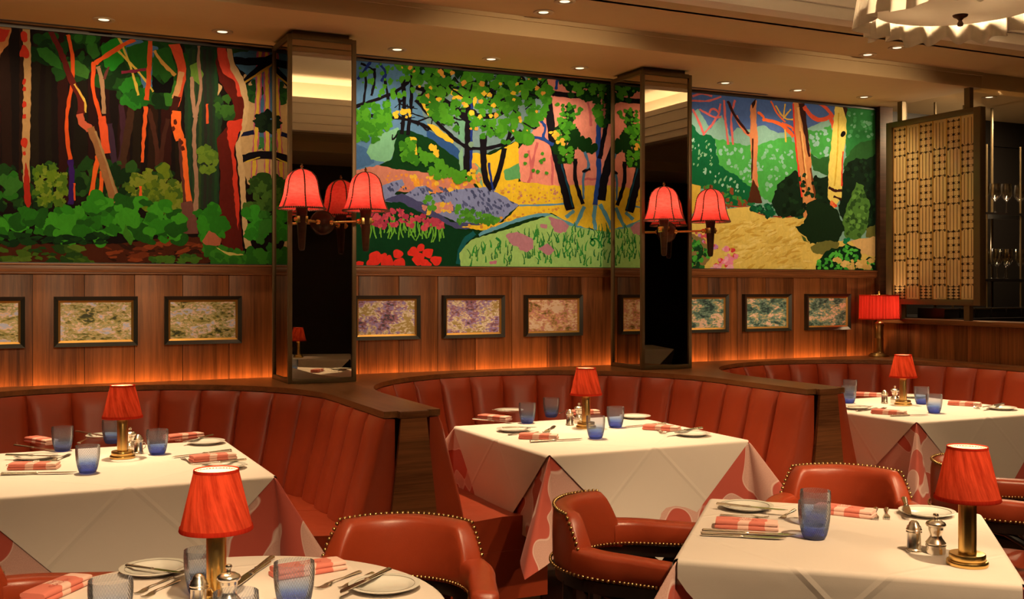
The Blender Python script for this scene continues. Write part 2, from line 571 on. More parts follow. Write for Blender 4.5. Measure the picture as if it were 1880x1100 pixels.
struct(B().box(-3.2, 5.73, 4.888, 4.90, MID - 0.022, MID), 'trim_1', 'ceiling')
steps = ((0.008, 2.805, 2.868), (0.026, 2.868, 2.945), (0.044, 2.945, 3.040), (0.066, 3.040, 3.090))
k = 2
for d, z0, z1 in steps:
    b = B()
    w = 0.10 + d
    b.box(TRX0 - 0.1, TRX1 + 0.1, TRY1 - d, TRY1 + 0.1, z0, z1)
    b.box(TRX0 - 0.1, TRX1 + 0.1, TRY0 - 0.1, TRY0 + d, z0, z1)
    b.box(TRX0 - 0.1, TRX0 + d, TRY0 + d, TRY1 - d, z0, z1)
    b.box(TRX1 - d, TRX1 + 0.1, TRY0 + d, TRY1 - d, z0, z1)
    struct(b, 'trim_%d' % k, 'cream', bevel=0.003)
    k += 1
b = B()
for x0, x1, y0, y1 in ((TRX0 - 0.24, TRX1 + 0.24, TRY1 + 0.22, TRY1 + 0.25), (TRX0 - 0.24, TRX1 + 0.24, TRY0 - 0.25, TRY0 - 0.22),
                       (TRX0 - 0.25, TRX0 - 0.22, TRY0, TRY1), (TRX1 + 0.22, TRX1 + 0.25, TRY0, TRY1)):
    b.box(x0, x1, y0, y1, MID, TOP)
struct(b, 'trim_%d' % k, 'cream')
# cove lights lie behind the top step and wash the tray ceiling
for (x, y, lx, dx, dy) in ((2.1, TRY1 + 0.16, 6.6, 0, -1), (2.1, TRY0 - 0.16, 6.6, 0, 1), (TRX0 - 0.16, 2.74, 2.7, 1, 0), (TRX1 + 0.16, 2.74, 2.7, -1, 0)):
    q = Vector((dx * 0.5, dy * 0.5, 0.8)).to_track_quat('-Z', 'Y').to_euler()
    light('AREA', 'cove_light', (x, y, 3.035), P_COVE * lx / 6.6, WARM, q, shape='RECTANGLE', size=lx, size_y=0.03)

# shadow gap above the murals
struct(B().box(-3.2, 4.62, 5.672, 5.698, SOF - 0.0012, SOF + 0.01), 'trim_7', 'black')

# wainscot: single veneer panels with a shadow joint between them
pw = 0.2385
x = -1.30
while x < RX - 0.02:
    x1 = min(x + pw, RX - 0.012)
    p = B().box(x + 0.0015, x1 - 0.0015, WY, WY + 0.014, 0.60, 1.484).build('wood_panel', 'wood', wall, bevel=0.0012)
    x += pw
b = B()
for y0, z0, z1 in ((WY - 0.016, 1.484, 1.494), (WY - 0.022, 1.494, 1.528), (WY - 0.030, 1.528, 1.537)):
    b.box(-3.2, RX, y0, WY + 0.012, z0, z1)
struct(b, 'trim_8', 'woodx', bevel=0.002)
# jamb that ends the wall, and the low return wall with the screen above it
struct(B().box(RX - 0.012, RX + 0.11, WY - 0.05, WY + 0.1, LEDGE, SOF), 'trim_9', 'wood_dark', bevel=0.004)
rw = struct(B().box(RX + 0.016, RX + 0.14, 3.2, WY - 0.05, 0, 1.175), 'wall_return', 'wood_dark')
y = WY - 0.05
while y > 3.3:
    B().box(RX, RX + 0.016, y - 0.2485, y - 0.0015, LEDGE - 0.3, 1.165).build('wood_panel', 'wood', rw, bevel=0.0012)
    y -= 0.25
struct(B().box(RX - 0.045, RX + 0.16, 3.2, WY - 0.05, 1.168, 1.200), 'trim_10', 'woody', bevel=0.004)

# ------------------------------------------------------------------ murals
def chaikin(p, n=1, closed=True):
    for _ in range(n):
        q = []
        m = len(p)
        rng = range(m) if closed else range(m - 1)
        if not closed: q.append(p[0])
        for i in rng:
            a, c = p[i], p[(i + 1) % m]
            q.append((0.75 * a[0] + 0.25 * c[0], 0.75 * a[1] + 0.25 * c[1]))
            q.append((0.25 * a[0] + 0.75 * c[0], 0.25 * a[1] + 0.75 * c[1]))
        if not closed: q.append(p[-1])
        p = q
    return p

def inside(pt, poly):
    x, y = pt; r = False; j = len(poly) - 1
    for i in range(len(poly)):
        xi, yi = poly[i]; xj, yj = poly[j]
        if (yi > y) != (yj > y) and x < (xj - xi) * (y - yi) / (yj - yi) + xi: r = not r
        j = i
    return r

class Mural:
    """A painted canvas: flat shapes of paint over each other on one sheet at the wall."""
    GAIN = (0.98, 1.14, 1.55)
    def __init__(self, x0, x1, ox, oy, sc, seed):
        self.x0, self.x1, self.z0, self.z1 = x0, x1, 1.538, 2.688
        self.o = (ox, oy, sc); self.r = random.Random(seed)
        self.v = []; self.f = []; self.c = []; self.k = 0
        self.rect()
    def col(self, c):
        return tuple(min(0.92, l_ * g) for l_, g in zip(lin(c), self.GAIN))
    def raw(self, pts, c, keep=False):
        self.k += 0 if keep else 1
        y = WY - 0.006 - 1.6e-6 * self.k
        k = len(self.v)
        for X, Z in pts:
            self.v.append((min(max(X, self.x0), self.x1), y, min(max(Z, self.z0), self.z1)))
        self.f.append(tuple(range(k, k + len(pts)))); self.c.append(self.col(c))
    def rect(self, c=(20, 12, 10)):
        self.raw([(self.x0, self.z0), (self.x1, self.z0), (self.x1, self.z1), (self.x0, self.z1)], c)
    def w(self, p):
        q = px_y(self.o[0] + p[0] / self.o[2], self.o[1] + p[1] / self.o[2], WY - 0.006)
        return (q.x, q.z)
    def poly(self, c, pts, jag=4, sm=1):
        q = []
        n = len(pts)
        for i in range(n):
            a, d = pts[i], pts[(i + 1) % n]
            L = max(1.0, math.hypot(d[0] - a[0], d[1] - a[1]))
            m = max(1, int(L / 12))
            for t in range(m):
                j = jag * 0.85 if t else jag * 0.4
                q.append((a[0] + (d[0] - a[0]) * t / m + self.r.uniform(-j, j), a[1] + (d[1] - a[1]) * t / m + self.r.uniform(-j, j)))
        self.raw([self.w(p) for p in chaikin(q, sm)], c)
    def stroke(self, c, pts, w0, w1=None, jag=2.4):
        w1 = w0 if w1 is None else w1
        p = chaikin(pts, 2, False)
        q = []
        for a, d in zip(p, p[1:]):
            k = max(1, int(math.hypot(d[0] - a[0], d[1] - a[1]) / 14))
            q += [(a[0] + (d[0] - a[0]) * i / k, a[1] + (d[1] - a[1]) * i / k) for i in range(k)]
        p = q + [p[-1]]
        n = len(p); L = []; R = []
        for i in range(n):
            a, d = p[max(i - 1, 0)], p[min(i + 1, n - 1)]
            dx, dy = d[0] - a[0], d[1] - a[1]
            l_ = math.hypot(dx, dy) or 1
            h = (w0 + (w1 - w0) * i / (n - 1)) / 2
            for S_, lst in ((1, L), (-1, R)):
                hh = h + self.r.uniform(-jag, jag) * min(1, h / 6)
                lst.append((p[i][0] - dy / l_ * hh * S_, p[i][1] + dx / l_ * hh * S_))
        for i in range(n - 1):     # quads keep sharp bends clean
            self.raw([self.w(L[i]), self.w(L[i + 1]), self.w(R[i + 1]), self.w(R[i])], c, i > 0)
    def blob(self, c, x, y, r, asp=1.0, ang=0.0, n=10, rough=0.3):
        pts = []
        ca, sa = cos(ang), sin(ang)
        for i in range(n):
            a = 2 * pi * i / n
            rr = r * (1 + self.r.uniform(-rough, rough))
            u, v = rr * cos(a), rr * asp * sin(a)
            pts.append((x + u * ca - v * sa, y + u * sa + v * ca))
        self.raw([self.w(p) for p in chaikin(pts, 1)], c)
    def blobs(self, cols, region, n, r0, r1, asp=(0.7, 1.2), ang=None, rough=0.3, pts=9):
        xs = [p[0] for p in region]; ys = [p[1] for p in region]
        if r1 >= 17:
            n = int(n * 2.0); r0 *= 0.55; r1 *= 0.82; pts = 13; rough = rough + 0.06
        k = 0; tries = 0
        while k < n and tries < n * 30:
            tries += 1
            p = (self.r.uniform(min(xs), max(xs)), self.r.uniform(min(ys), max(ys)))
            if not inside(p, region): continue
            a = self.r.uniform(0, pi) if ang is None else ang + self.r.uniform(-0.4, 0.4)
            self.blob(self.r.choice(cols), p[0], p[1], self.r.uniform(r0, r1), self.r.uniform(*asp), a, pts, rough)
            k += 1
    def finish(self, name, label):
        root = thing(name, label, 'mural', (0, 0, 0))
        me = bpy.data.meshes.new('canvas')
        me.from_pydata(self.v, [], self.f)
        at = me.color_attributes.new('paint', 'FLOAT_COLOR', 'CORNER')
        flat = []
        for f, c in zip(self.f, self.c):
            flat += list(c + (1.0,)) * len(f)
        at.data.foreach_set('color', flat)
        me.materials.append(M['paint'])
        # faces must all look into the room
        bm = bmesh.new(); bm.from_mesh(me)
        for fc in bm.faces:
            if fc.normal.y > 0: fc.normal_flip()
        bm.to_mesh(me); bm.free()
        o = bpy.data.objects.new('canvas', me); COL.objects.link(o); o.parent = root
        b = B()
        t, y0, y1 = 0.009, WY - 0.016, WY + 0.01
        b.box(self.x0 - t, self.x1 + t, y0, y1, self.z1, self.z1 + t); b.box(self.x0 - t, self.x1 + t, y0, y1, self.z0 - 0.001, self.z0 + 0.004)
        b.box(self.x0 - t, self.x0, y0, y1, self.z0, self.z1); b.box(self.x1, self.x1 + t, y0, y1, self.z0, self.z1)
        b.box(self.x0, self.x1, WY - 0.004, WY + 0.01, self.z0, self.z1)
        b.build('frame', 'black', root)
        return root

# --- mural 1: a dark wood with red and orange trunks
m = Mural(-2.1, 1.446, 0, 0, 2.2, 11)
for x in range(-900, 900, 58):
    m.stroke((30 + m.r.randint(-10, 14), 15 + m.r.randint(-5, 6), 11), [(x + m.r.randint(-20, 20), 100), (x + m.r.randint(-14, 14), 400), (x, 820)], m.r.randint(20, 60))
m.stroke((58, 30, 38), [(490, 420), (500, 560), (480, 700)], 22); m.stroke((60, 36, 22), [(535, 400), (520, 520), (490, 680)], 30)
m.stroke((66, 34, 22), [(600, 440), (630, 560), (640, 680)], 20); m.stroke((60, 30, 20), [(680, 480), (655, 580), (645, 690)], 18); m.stroke((54, 34, 46), [(440, 500), (460, 640), (470, 760)], 26)
m.poly((32, 48, 30), [(745, 180), (880, 190), (875, 330), (905, 420), (885, 600), (885, 850), (760, 840), (745, 600)])
for x in range(760, 890, 22): m.stroke((24 + m.r.randint(0, 26), 46 + m.r.randint(-10, 20), 30), [(x, 200), (x + 6, 520), (x, 840)], 12)
m.blobs([(22, 54, 18), (28, 66, 20), (16, 40, 14)], [(130, 150), (760, 150), (700, 420), (560, 440), (420, 330), (280, 320), (140, 230)], 55, 22, 52)
m.poly((72, 104, 128), [(485, 160), (570, 158), (600, 180), (640, 190), (630, 260), (618, 350), (585, 372), (560, 300), (520, 250)])
m.poly((40, 92, 26), [(145, 195), (190, 190), (240, 235), (255, 285), (205, 265), (160, 230)]); m.poly((52, 96, 30), [(262, 250), (320, 245), (362, 285), (355, 320), (300, 300), (268, 285)])
m.poly((44, 94, 28), [(350, 180), (390, 175), (405, 225), (375, 240), (352, 215)]); m.blob((40, 90, 26), 316, 152, 22); m.blob((44, 100, 28), 365, 160, 24)
m.poly((32, 116, 24), [(405, 190), (470, 150), (510, 190), (500, 250), (450, 290), (420, 270)]); m.poly((30, 84, 22), [(510, 190), (600, 165), (620, 240), (600, 330), (520, 260)])
m.blobs([(36, 108, 26), (28, 86, 22)], [(490, 320), (560, 330), (600, 400), (570, 430), (500, 410)], 14, 18, 34)
m.poly((34, 82, 24), [(622, 200), (690, 190), (712, 300), (680, 360), (640, 300), (612, 330)]); m.poly((50, 104, 30), [(690, 320), (722, 330), (700, 430), (670, 430), (660, 380)])
m.poly((12, 10, 10), [(612, 300), (660, 345), (705, 300), (690, 380), (620, 372)]); m.poly((96, 128, 44), [(765, 265), (800, 250), (822, 300), (806, 345), (775, 318)])
m.blobs([(52, 92, 30), (36, 70, 26)], [(870, 380), (930, 390), (935, 470), (880, 470)], 6, 22, 34)
m.stroke((205, 165, 60), [(480, 150), (530, 270), (560, 385)], 11); m.stroke((205, 165, 60), [(478, 205), (560, 290), (620, 370)], 9); m.stroke((120, 34, 50), [(490, 292), (540, 288), (590, 280)], 11)
m.stroke((196, 140, 60), [(622, 205), (660, 260), (708, 305)], 13)
m.blobs([(16, 38, 14), (26, 58, 18), (38, 72, 22)], [(-800, 690), (60, 680), (300, 660), (560, 640), (720, 700), (720, 820), (0, 840), (-800, 840)], 90, 24, 46)
m.blobs([(92, 116, 22), (70, 100, 22), (112, 128, 34)], [(135, 690), (240, 650), (280, 740), (250, 830), (140, 820)], 40, 10, 24, rough=0.5)
m.blobs([(96, 112, 22), (78, 98, 20), (60, 86, 22), (112, 120, 34)], [(500, 740), (560, 700), (660, 680), (740, 760), (730, 860), (600, 850)], 60, 12, 30, rough=0.5)
m.blobs([(96, 122, 34), (80, 108, 30)], [(805, 600), (860, 590), (870, 660), (845, 715), (810, 690)], 18, 10, 22)
m.blobs([(38, 96, 22), (30, 78, 20), (50, 100, 30)], [(-700, 780), (80, 700), (90, 820), (-700, 860)], 30, 18, 40)
m.poly((70, 30, 14), [(-900, 990), (200, 985), (480, 985), (700, 955), (860, 960), (905, 1010), (900, 1062), (-900, 1064)])
m.blobs([(104, 44, 20), (44, 22, 12), (124, 54, 24)], [(380, 1000), (700, 970), (860, 980), (820, 1040), (420, 1050)], 22, 12, 40, (0.2, 0.4), 0.0)
# trunks
m.poly((168, 104, 54), [(-10, 105), (46, 112), (34, 180), (14, 200), (-10, 255)]); m.poly((170, 44, 26), [(-10, 112), (40, 120), (22, 166), (-10, 170)])
m.poly((170, 128, 76), [(92, 112), (122, 115), (126, 300), (121, 600), (120, 742), (94, 740), (88, 600), (97, 300)], 3)
for yy, rr in ((150, 16), (210, 20), (330, 9), (360, 8), (420, 10), (470, 8), (575, 16), (620, 7)): m.blob((176, 44, 24), 98, yy, rr, 1.4)
m.poly((156, 36, 20), [(103, 655), (114, 690), (121, 760), (126, 825), (112, 856), (98, 805), (94, 745)], 3)
m.stroke((206, 76, 26), [(275, 140), (296, 230), (292, 340), (268, 460), (270, 560), (286, 655)], 15); m.stroke((50, 22, 82), [(284, 645), (292, 720), (286, 826)], 22); m.stroke((200, 74, 28), [(300, 740), (302, 810)], 8)
m.stroke((214, 80, 28), [(548, 160), (500, 178), (460, 205), (385, 256)], 17); m.stroke((206, 74, 26), [(378, 250), (374, 360), (398, 450), (414, 530)], 15)
m.stroke((150, 112, 76), [(396, 268), (414, 330), (420, 460)], 17); m.stroke((92, 46, 40), [(440, 270), (420, 320)], 10); m.stroke((208, 76, 36), [(412, 470), (420, 540), (430, 620)], 32); m.stroke((216, 88, 30), [(396, 630), (378, 720), (364, 828)], 19); m.stroke((216, 88, 30), [(410, 690), (408, 785)], 16)
m.stroke((204, 76, 30), [(606, 163), (602, 300), (592, 405)], 19); m.stroke((214, 86, 34), [(590, 430), (582, 530), (574, 656)], 17, 10); m.stroke((214, 86, 34), [(568, 752), (568, 800)], 11)
m.stroke((86, 24, 18), [(204, 124), (255, 230), (292, 335), (334, 405), (322, 470)], 20, 30); m.stroke((206, 160, 60), [(300, 340), (346, 410), (346, 455)], 8); m.stroke((186, 84, 54), [(322, 460), (330, 500), (366, 522)], 26, 34); m.stroke((140, 92, 52), [(366, 515), (402, 610), (440, 740), (486, 858)], 30, 44); m.stroke((156, 74, 40), [(478, 830), (498, 912)], 46, 24)
m.stroke((150, 116, 70), [(385, 530), (425, 640), (470, 790)], 9)
m.stroke((198, 72, 38), [(702, 172), (738, 270), (728, 350), (708, 430)], 44, 26); m.stroke((196, 140, 84), [(734, 290), (720, 350), (704, 400)], 24); m.stroke((58, 22, 16), [(716, 390), (700, 450), (712, 480)], 30); m.stroke((226, 98, 36), [(714, 448), (708, 500), (728, 566)], 38); m.stroke((226, 98, 36), [(738, 560), (748, 700), (768, 835)], 24); m.stroke((84, 44, 34), [(726, 560), (734, 690), (750, 850)], 12)
for xx, yy in ((708, 492), (700, 520), (732, 575), (738, 600)): m.blob((80, 30, 16), xx, yy, 8, 1.3)
m.stroke((104, 62, 50), [(752, 815), (766, 880), (768, 945)], 44, 70)
m.stroke((152, 112, 84), [(804, 185), (800, 250), (816, 350), (796, 440), (784, 510), (784, 610), (796, 760), (788, 868)], 10, 20); m.stroke((156, 116, 86), [(775, 310), (777, 400), (790, 475)], 12, 22)
m.stroke((200, 80, 40), [(836, 420), (838, 500)], 9); m.poly((190, 150, 96), [(880, 335), (900, 350), (878, 390)])
# clearing at the right
m.poly((196, 156, 100), [(985, 300), (1180, 290), (1180, 770), (1000, 745), (965, 600)]); m.poly((72, 112, 134), [(935, 175), (1180, 185), (1180, 560), (1065, 590), (1032, 520), (1055, 400), (1000, 310), (950, 260)])
m.blobs([(40, 82, 30), (30, 64, 28)], [(985, 330), (1040, 330), (1040, 400), (1000, 410)], 6, 20, 34); m.blobs([(60, 120, 60), (40, 90, 40)], [(1030, 560), (1130, 560), (1130, 610), (1040, 620)], 8, 14, 26)
for xs in ((1050, 1042, 1024), (1076, 1078, 1080), (1118, 1128, 1140)):
    m.stroke((190, 90, 110), [(xs[0], 205), (xs[1], 430), (xs[2], 725)], 24); m.stroke((222, 178, 58), [(xs[0], 205), (xs[1], 430), (xs[2], 725)], 13)
m.blobs([(28, 44, 24), (20, 32, 20)], [(1035, 470), (1130, 460), (1130, 520), (1050, 520)], 12, 18, 30)
m.stroke((14, 11, 16), [(930, 245), (1050, 252), (1110, 228), (1180, 250)], 30); m.stroke((14, 11, 16), [(985, 335), (1040, 282), (1105, 240)], 26); m.stroke((196, 150, 50), [(985, 335), (1040, 300), (1104, 258)], 8); m.stroke((18, 14, 20), [(978, 642), (1060, 622), (1180, 640)], 32); m.stroke((206, 170, 60), [(990, 655), (1050, 635)], 6); m.stroke((24, 26, 54), [(955, 548), (1026, 534)], 17)
m.poly((46, 72, 26), [(900, 180), (1020, 185), (1000, 210), (930, 215)])
m.poly((88, 24, 16), [(884, 188), (928, 188), (948, 262), (988, 332), (1003, 405), (985, 490), (950, 545), (946, 640), (962, 722), (966, 850), (976, 950), (982, 1018), (930, 1022), (892, 980), (886, 850), (890, 700), (876, 560), (915, 512), (952, 470), (938, 402), (886, 330), (870, 258)], 3)
m.poly((212, 70, 46), [(878, 190), (912, 190), (936, 282), (988, 352), (984, 390), (960, 392), (948, 330), (898, 296), (880, 240)], 4)
m.poly((204, 56, 34), [(918, 490), (1000, 478), (962, 545), (946, 605), (956, 700), (968, 800), (962, 935), (942, 760), (936, 620), (918, 560)], 4)
m.poly((208, 168, 112), [(914, 190), (934, 192), (950, 262), (992, 335), (1006, 420), (996, 500), (968, 560), (990, 700), (994, 850), (1016, 1004), (988, 1006), (974, 850), (968, 730), (950, 590), (975, 530), (986, 420), (960, 330), (930, 280)], 3)
m.blobs([(56, 86, 28), (44, 72, 24), (70, 104, 34)], [(1000, 730), (1180, 730), (1180, 850), (1000, 850)], 26, 20, 42); m.blobs([(58, 150, 34), (48, 128, 30)], [(995, 850), (1060, 850), (1060, 960), (1010, 960)], 10, 24, 40); m.blobs([(44, 96, 28), (56, 118, 34)], [(1060, 860), (1180, 850), (1180, 1060), (1040, 1060)], 22, 20, 36)
# undergrowth in front
m.blobs([(44, 118, 22), (36, 98, 20), (58, 136, 28), (28, 76, 18)], [(-900, 860), (100, 850), (260, 850), (420, 800), (640, 820), (740, 860), (740, 960), (560, 990), (440, 960), (200, 960), (-900, 960)], 120, 26, 56, (0.6, 1.0), 0.0)
m.blobs([(48, 126, 24), (38, 106, 22)], [(800, 850), (870, 840), (905, 920), (880, 960), (800, 950)], 16, 20, 40)
m.blobs([(22, 54, 18), (16, 40, 16)], [(0, 950), (420, 950), (420, 985), (0, 985)], 16, 20, 44, (0.3, 0.5), 0.0)
m.blobs([(66, 92, 22), (48, 76, 20), (32, 60, 18), (82, 104, 30)], [(-900, 1000), (330, 1000), (370, 1062), (-900, 1066)], 60, 20, 44, (0.35, 0.6), 0.0)
m.blobs([(66, 100, 26), (48, 84, 24)], [(610, 1045), (800, 1030), (800, 1062), (610, 1066)], 14, 16, 34, (0.4, 0.6), 0.0); m.blobs([(54, 118, 28), (40, 98, 24)], [(830, 1000), (930, 1010), (1100, 1030), (1100, 1062), (850, 1062)], 22, 18, 36); m.poly((168, 92, 60), [(815, 975), (845, 930), (895, 965), (890, 990), (830, 990)]); m.poly((56, 110, 26), [(505, 905), (540, 960), (530, 992), (495, 950)]); m.poly((196, 172, 84), [(870, 1000), (930, 1020), (985, 1030), (930, 1034)])
m.finish('forest_mural', 'dark forest mural with red and orange tree trunks, left of the first mirrored column')

# --- mural 2: a flowering garden under black boughs
m = Mural(1.466, 3.518, 640, 90, 2.682, 12)
m.rect((16, 48, 18))
m.poly((92, 134, 168), [(20, 40), (220, 50), (420, 120), (420, 380), (330, 520), (20, 610)]); m.poly((70, 110, 150), [(20, 460), (110, 500), (130, 560), (20, 600)])
m.poly((120, 150, 150), [(300, 120), (980, 130), (960, 400), (560, 560), (400, 420)])
m.poly((46, 84, 136), [(380, 390), (520, 470), (580, 545), (560, 570), (480, 530), (390, 450)]); m.poly((126, 188, 140), [(88, 510), (130, 430), (200, 402), (245, 385), (252, 470), (195, 560), (110, 545)]); m.poly((110, 165, 130), [(520, 300), (600, 340), (600, 480), (540, 440)])
m.poly((14, 58, 22), [(150, 570), (215, 540), (240, 400), (300, 400), (400, 440), (560, 560), (590, 615), (430, 620), (250, 600)]); m.poly((130, 180, 140), [(540, 520), (560, 480), (570, 590), (548, 600)])
m.poly((238, 146, 122), [(968, 138), (1215, 150), (1330, 300), (1330, 680), (1000, 680), (850, 655), (815, 520), (880, 440), (955, 330), (985, 250)])
for s_ in ([(885, 500), (905, 600), (880, 670)], [(930, 460), (905, 560), (900, 640)], [(1000, 520), (1005, 600), (1003, 670)], [(1165, 230), (1190, 300), (1195, 380)], [(1240, 430), (1230, 560)], [(1160, 640), (1260, 640)]): m.stroke((206, 104, 100), s_, 12)
m.poly((240, 196, 44), [(598, 510), (700, 520), (835, 450), (838, 560), (835, 655), (760, 695), (660, 700), (600, 640)]); m.poly((92, 162, 96), [(762, 600), (838, 560), (846, 640), (770, 645)]); m.poly((130, 178, 130), [(620, 560), (655, 590), (660, 680), (625, 640)])
m.poly((210, 132, 106), [(20, 600), (150, 572), (215, 590), (300, 600), (420, 612), (600, 640), (640, 705), (350, 710), (200, 700), (20, 680)]); m.blobs([(236, 160, 50), (226, 140, 70), (240, 190, 60)], [(300, 620), (620, 650), (640, 700), (360, 710)], 60, 6, 14); m.blobs([(236, 150, 60)], [(140, 600), (300, 610), (300, 690), (200, 690)], 20, 4, 10)
m.poly((132, 142, 182), [(165, 672), (262, 638), (275, 668), (225, 715), (270, 720), (330, 680), (382, 672), (400, 720), (560, 690), (700, 676), (842, 764), (745, 852), (560, 866), (430, 806), (250, 770), (165, 745)])
m.blobs([(72, 80, 116), (84, 92, 130)], [(165, 680), (260, 645), (380, 680), (560, 695), (700, 685), (830, 764), (740, 840), (430, 790)], 110, 6, 15, (0.35, 0.6), 1.1)
m.poly((74, 76, 116), [(170, 745), (262, 710), (390, 770), (500, 852), (720, 862), (700, 886), (530, 886), (390, 820), (250, 765)])
m.poly((246, 202, 48), [(715, 700), (800, 648), (1000, 672), (1330, 672), (1330, 910), (1100, 868), (1000, 806), (850, 836), (690, 900), (555, 876), (760, 852), (842, 770)]); m.blobs([(214, 150, 60), (226, 170, 90), (196, 130, 110)], [(740, 700), (800, 660), (1060, 690), (1050, 760), (860, 770)], 60, 3, 8); m.blobs([(206, 140, 60), (222, 160, 60)], [(580, 870), (860, 800), (1060, 775), (1000, 800), (680, 900)], 40, 4, 9)
m.blobs([(82, 152, 42), (66, 132, 36)], [(510, 770), (560, 780), (740, 835), (720, 862), (540, 850)], 30, 10, 22); m.blobs([(236, 190, 54), (214, 140, 116)], [(370, 780), (500, 755), (520, 790), (390, 810)], 22, 10, 20); m.blobs([(82, 152, 42)], [(365, 730), (400, 730), (440, 790), (400, 790)], 5, 14, 20)
m.stroke((98, 160, 176), [(640, 915), (800, 852), (900, 822), (985, 812), (1100, 872), (1280, 920)], 18); m.stroke((98, 150, 180), [(840, 770), (960, 770), (1060, 762)], 8)
for s_ in ([(1110, 795), (1070, 830)], [(1160, 775), (1130, 850), (1112, 870)], [(1214, 770), (1206, 830), (1216, 890)], [(1236, 765), (1275, 830), (1300, 900)]): m.stroke((96, 158, 172), s_, 18)
m.poly((10, 58, 28), [(20, 800), (120, 770), (250, 752), (400, 826), (520, 886), (650, 905), (570, 960), (548, 1090), (20, 1090)]); m.stroke((20, 92, 90), [(620, 905), (560, 950), (540, 1060)], 26)
m.poly((164, 208, 112), [(545, 1005), (605, 940), (800, 882), (1000, 814), (1100, 874), (1330, 910), (1330, 1090), (556, 1090)])
for _ in range(170):
    x = m.r.uniform(570, 1310); y = m.r.uniform(900, 1075)
    if y < 1010 - (x - 560) * 0.30: continue
    m.stroke((44 + m.r.randint(-10, 20), 134 + m.r.randint(-20, 20), 56), [(x, y), (x + m.r.uniform(-8, 8), y - 22), (x + m.r.uniform(-16, 16), y - m.r.uniform(34, 56))], 9, 2)
for c_, pts_ in (((188, 130, 138), [(772, 915), (830, 900), (905, 935), (912, 985), (870, 1002), (800, 960)]), ((190, 128, 136), [(985, 828), (1050, 840), (1085, 868), (1070, 905), (1010, 900)]), ((188, 130, 138), [(930, 980), (980, 955), (1015, 990), (980, 1015)]), ((190, 128, 136), [(940, 865), (980, 862), (978, 885), (945, 882)]), ((200, 120, 140), [(690, 1045), (730, 1040), (728, 1062), (695, 1060)])): m.poly(c_, pts_, 6)
m.stroke((40, 134, 56), [(1190, 930), (1215, 950), (1205, 975), (1185, 950), (1215, 925), (1250, 970)], 8); m.stroke((40, 134, 56), [(725, 930), (752, 950), (735, 985)], 10)
for _ in range(46):
    x = m.r.uniform(70, 470); y = m.r.uniform(830, 880) + abs(x - 250) * 0.1
    m.stroke((112, 184, 56), [(x, y - 20), (x + m.r.uniform(-8, 8), y + 20), (x + m.r.uniform(-18, 18), y + 60)], 6)
m.blobs([(192, 66, 86), (176, 54, 80), (214, 80, 92)], [(60, 800), (220, 790), (300, 800), (480, 860), (470, 890), (300, 870), (70, 880)], 60, 9, 19)
for x, y, r_ in ((55, 1062, 22), (130, 1030, 34), (110, 1058, 24), (190, 1050, 36), (245, 1012, 26), (252, 1056, 28), (318, 1000, 28), (352, 978, 20), (346, 1035, 34), (392, 1002, 28), (432, 1040, 26), (380, 1060, 26), (170, 1022, 18)): m.blob((238, 54, 40), x, y, r_, 0.9)
# boughs
BK, NV = (20, 16, 22), (32, 52, 124)
for s_ in ([(20, 290), (150, 245), (260, 200), (340, 110)], [(20, 325), (180, 330), (330, 352), (580, 478)], [(330, 250), (440, 370), (580, 490)]): m.stroke(BK, s_, 18, 15)
for x0, y0, x1, y1, w_ in ((82, 100, 68, 290, 12), (126, 95, 112, 230, 13), (172, 130, 198, 330, 12), (268, 150, 262, 420, 20), (310, 90, 292, 425, 17), (60, 70, 130, 110, 10), (230, 200, 250, 300, 10)): m.stroke(BK, [(x0, y0), ((x0 + x1) / 2 + 10, (y0 + y1) / 2), (x1, y1)], w_)
m.stroke(NV, [(150, 70), (190, 120), (160, 160)], 14); m.stroke(NV, [(45, 150), (90, 90), (110, 60)], 14)
m.stroke(BK, [(330, 190), (420, 215), (500, 275), (590, 350)], 22, 36); m.stroke(BK, [(590, 95), (594, 300), (590, 460), (584, 612)], 36, 40); m.stroke(NV, [(604, 170), (606, 400), (600, 614)], 12)
m.stroke(BK, [(600, 325), (700, 335), (780, 300), (860, 225), (980, 196)], 30, 22); m.stroke(BK, [(600, 190), (680, 200), (740, 150), (770, 95)], 26, 16); m.stroke(NV, [(460, 170), (530, 195), (590, 175)], 14); m.stroke(BK, [(830, 290), (800, 400), (770, 480)], 18); m.stroke(BK, [(590, 490), (690, 492), (790, 460), (850, 400)], 16); m.stroke(BK, [(840, 110), (880, 200), (940, 240)], 20); m.stroke(BK, [(450, 100), (500, 180), (560, 200)], 16)
m.stroke(BK, [(664, 425), (662, 560), (674, 650), (704, 694)], 34, 26); m.stroke(BK, [(768, 488), (745, 600), (708, 690)], 26, 22); m.stroke(NV, [(690, 560), (700, 640), (710, 690)], 10)
m.stroke(BK, [(955, 135), (985, 270), (1000, 430), (1040, 590), (1092, 792)], 34, 46); m.stroke((24, 70, 90), [(1045, 560), (1080, 680), (1104, 780)], 8); m.stroke((36, 70, 140), [(870, 442), (940, 432), (1005, 476)], 12); m.stroke((36, 70, 140), [(945, 350), (975, 390), (950, 440), (1010, 470)], 14)
m.stroke((36, 70, 140), [(1232, 330), (1228, 480), (1234, 600), (1214, 768)], 24); m.stroke(BK, [(1290, 270), (1258, 420), (1236, 540)], 22); m.stroke(BK, [(1310, 480), (1262, 610), (1245, 745)], 40); m.stroke((84, 128, 160), [(1158, 490), (1190, 588), (1152, 602), (1156, 740)], 12); m.stroke(BK, [(1116, 540), (1112, 640), (1152, 764)], 20); m.stroke(BK, [(1190, 590), (1150, 605)], 12); m.stroke((36, 70, 140), [(1035, 100), (1020, 200)], 14); m.stroke(BK, [(980, 210), (1100, 235), (1200, 215), (1330, 190)], 26)
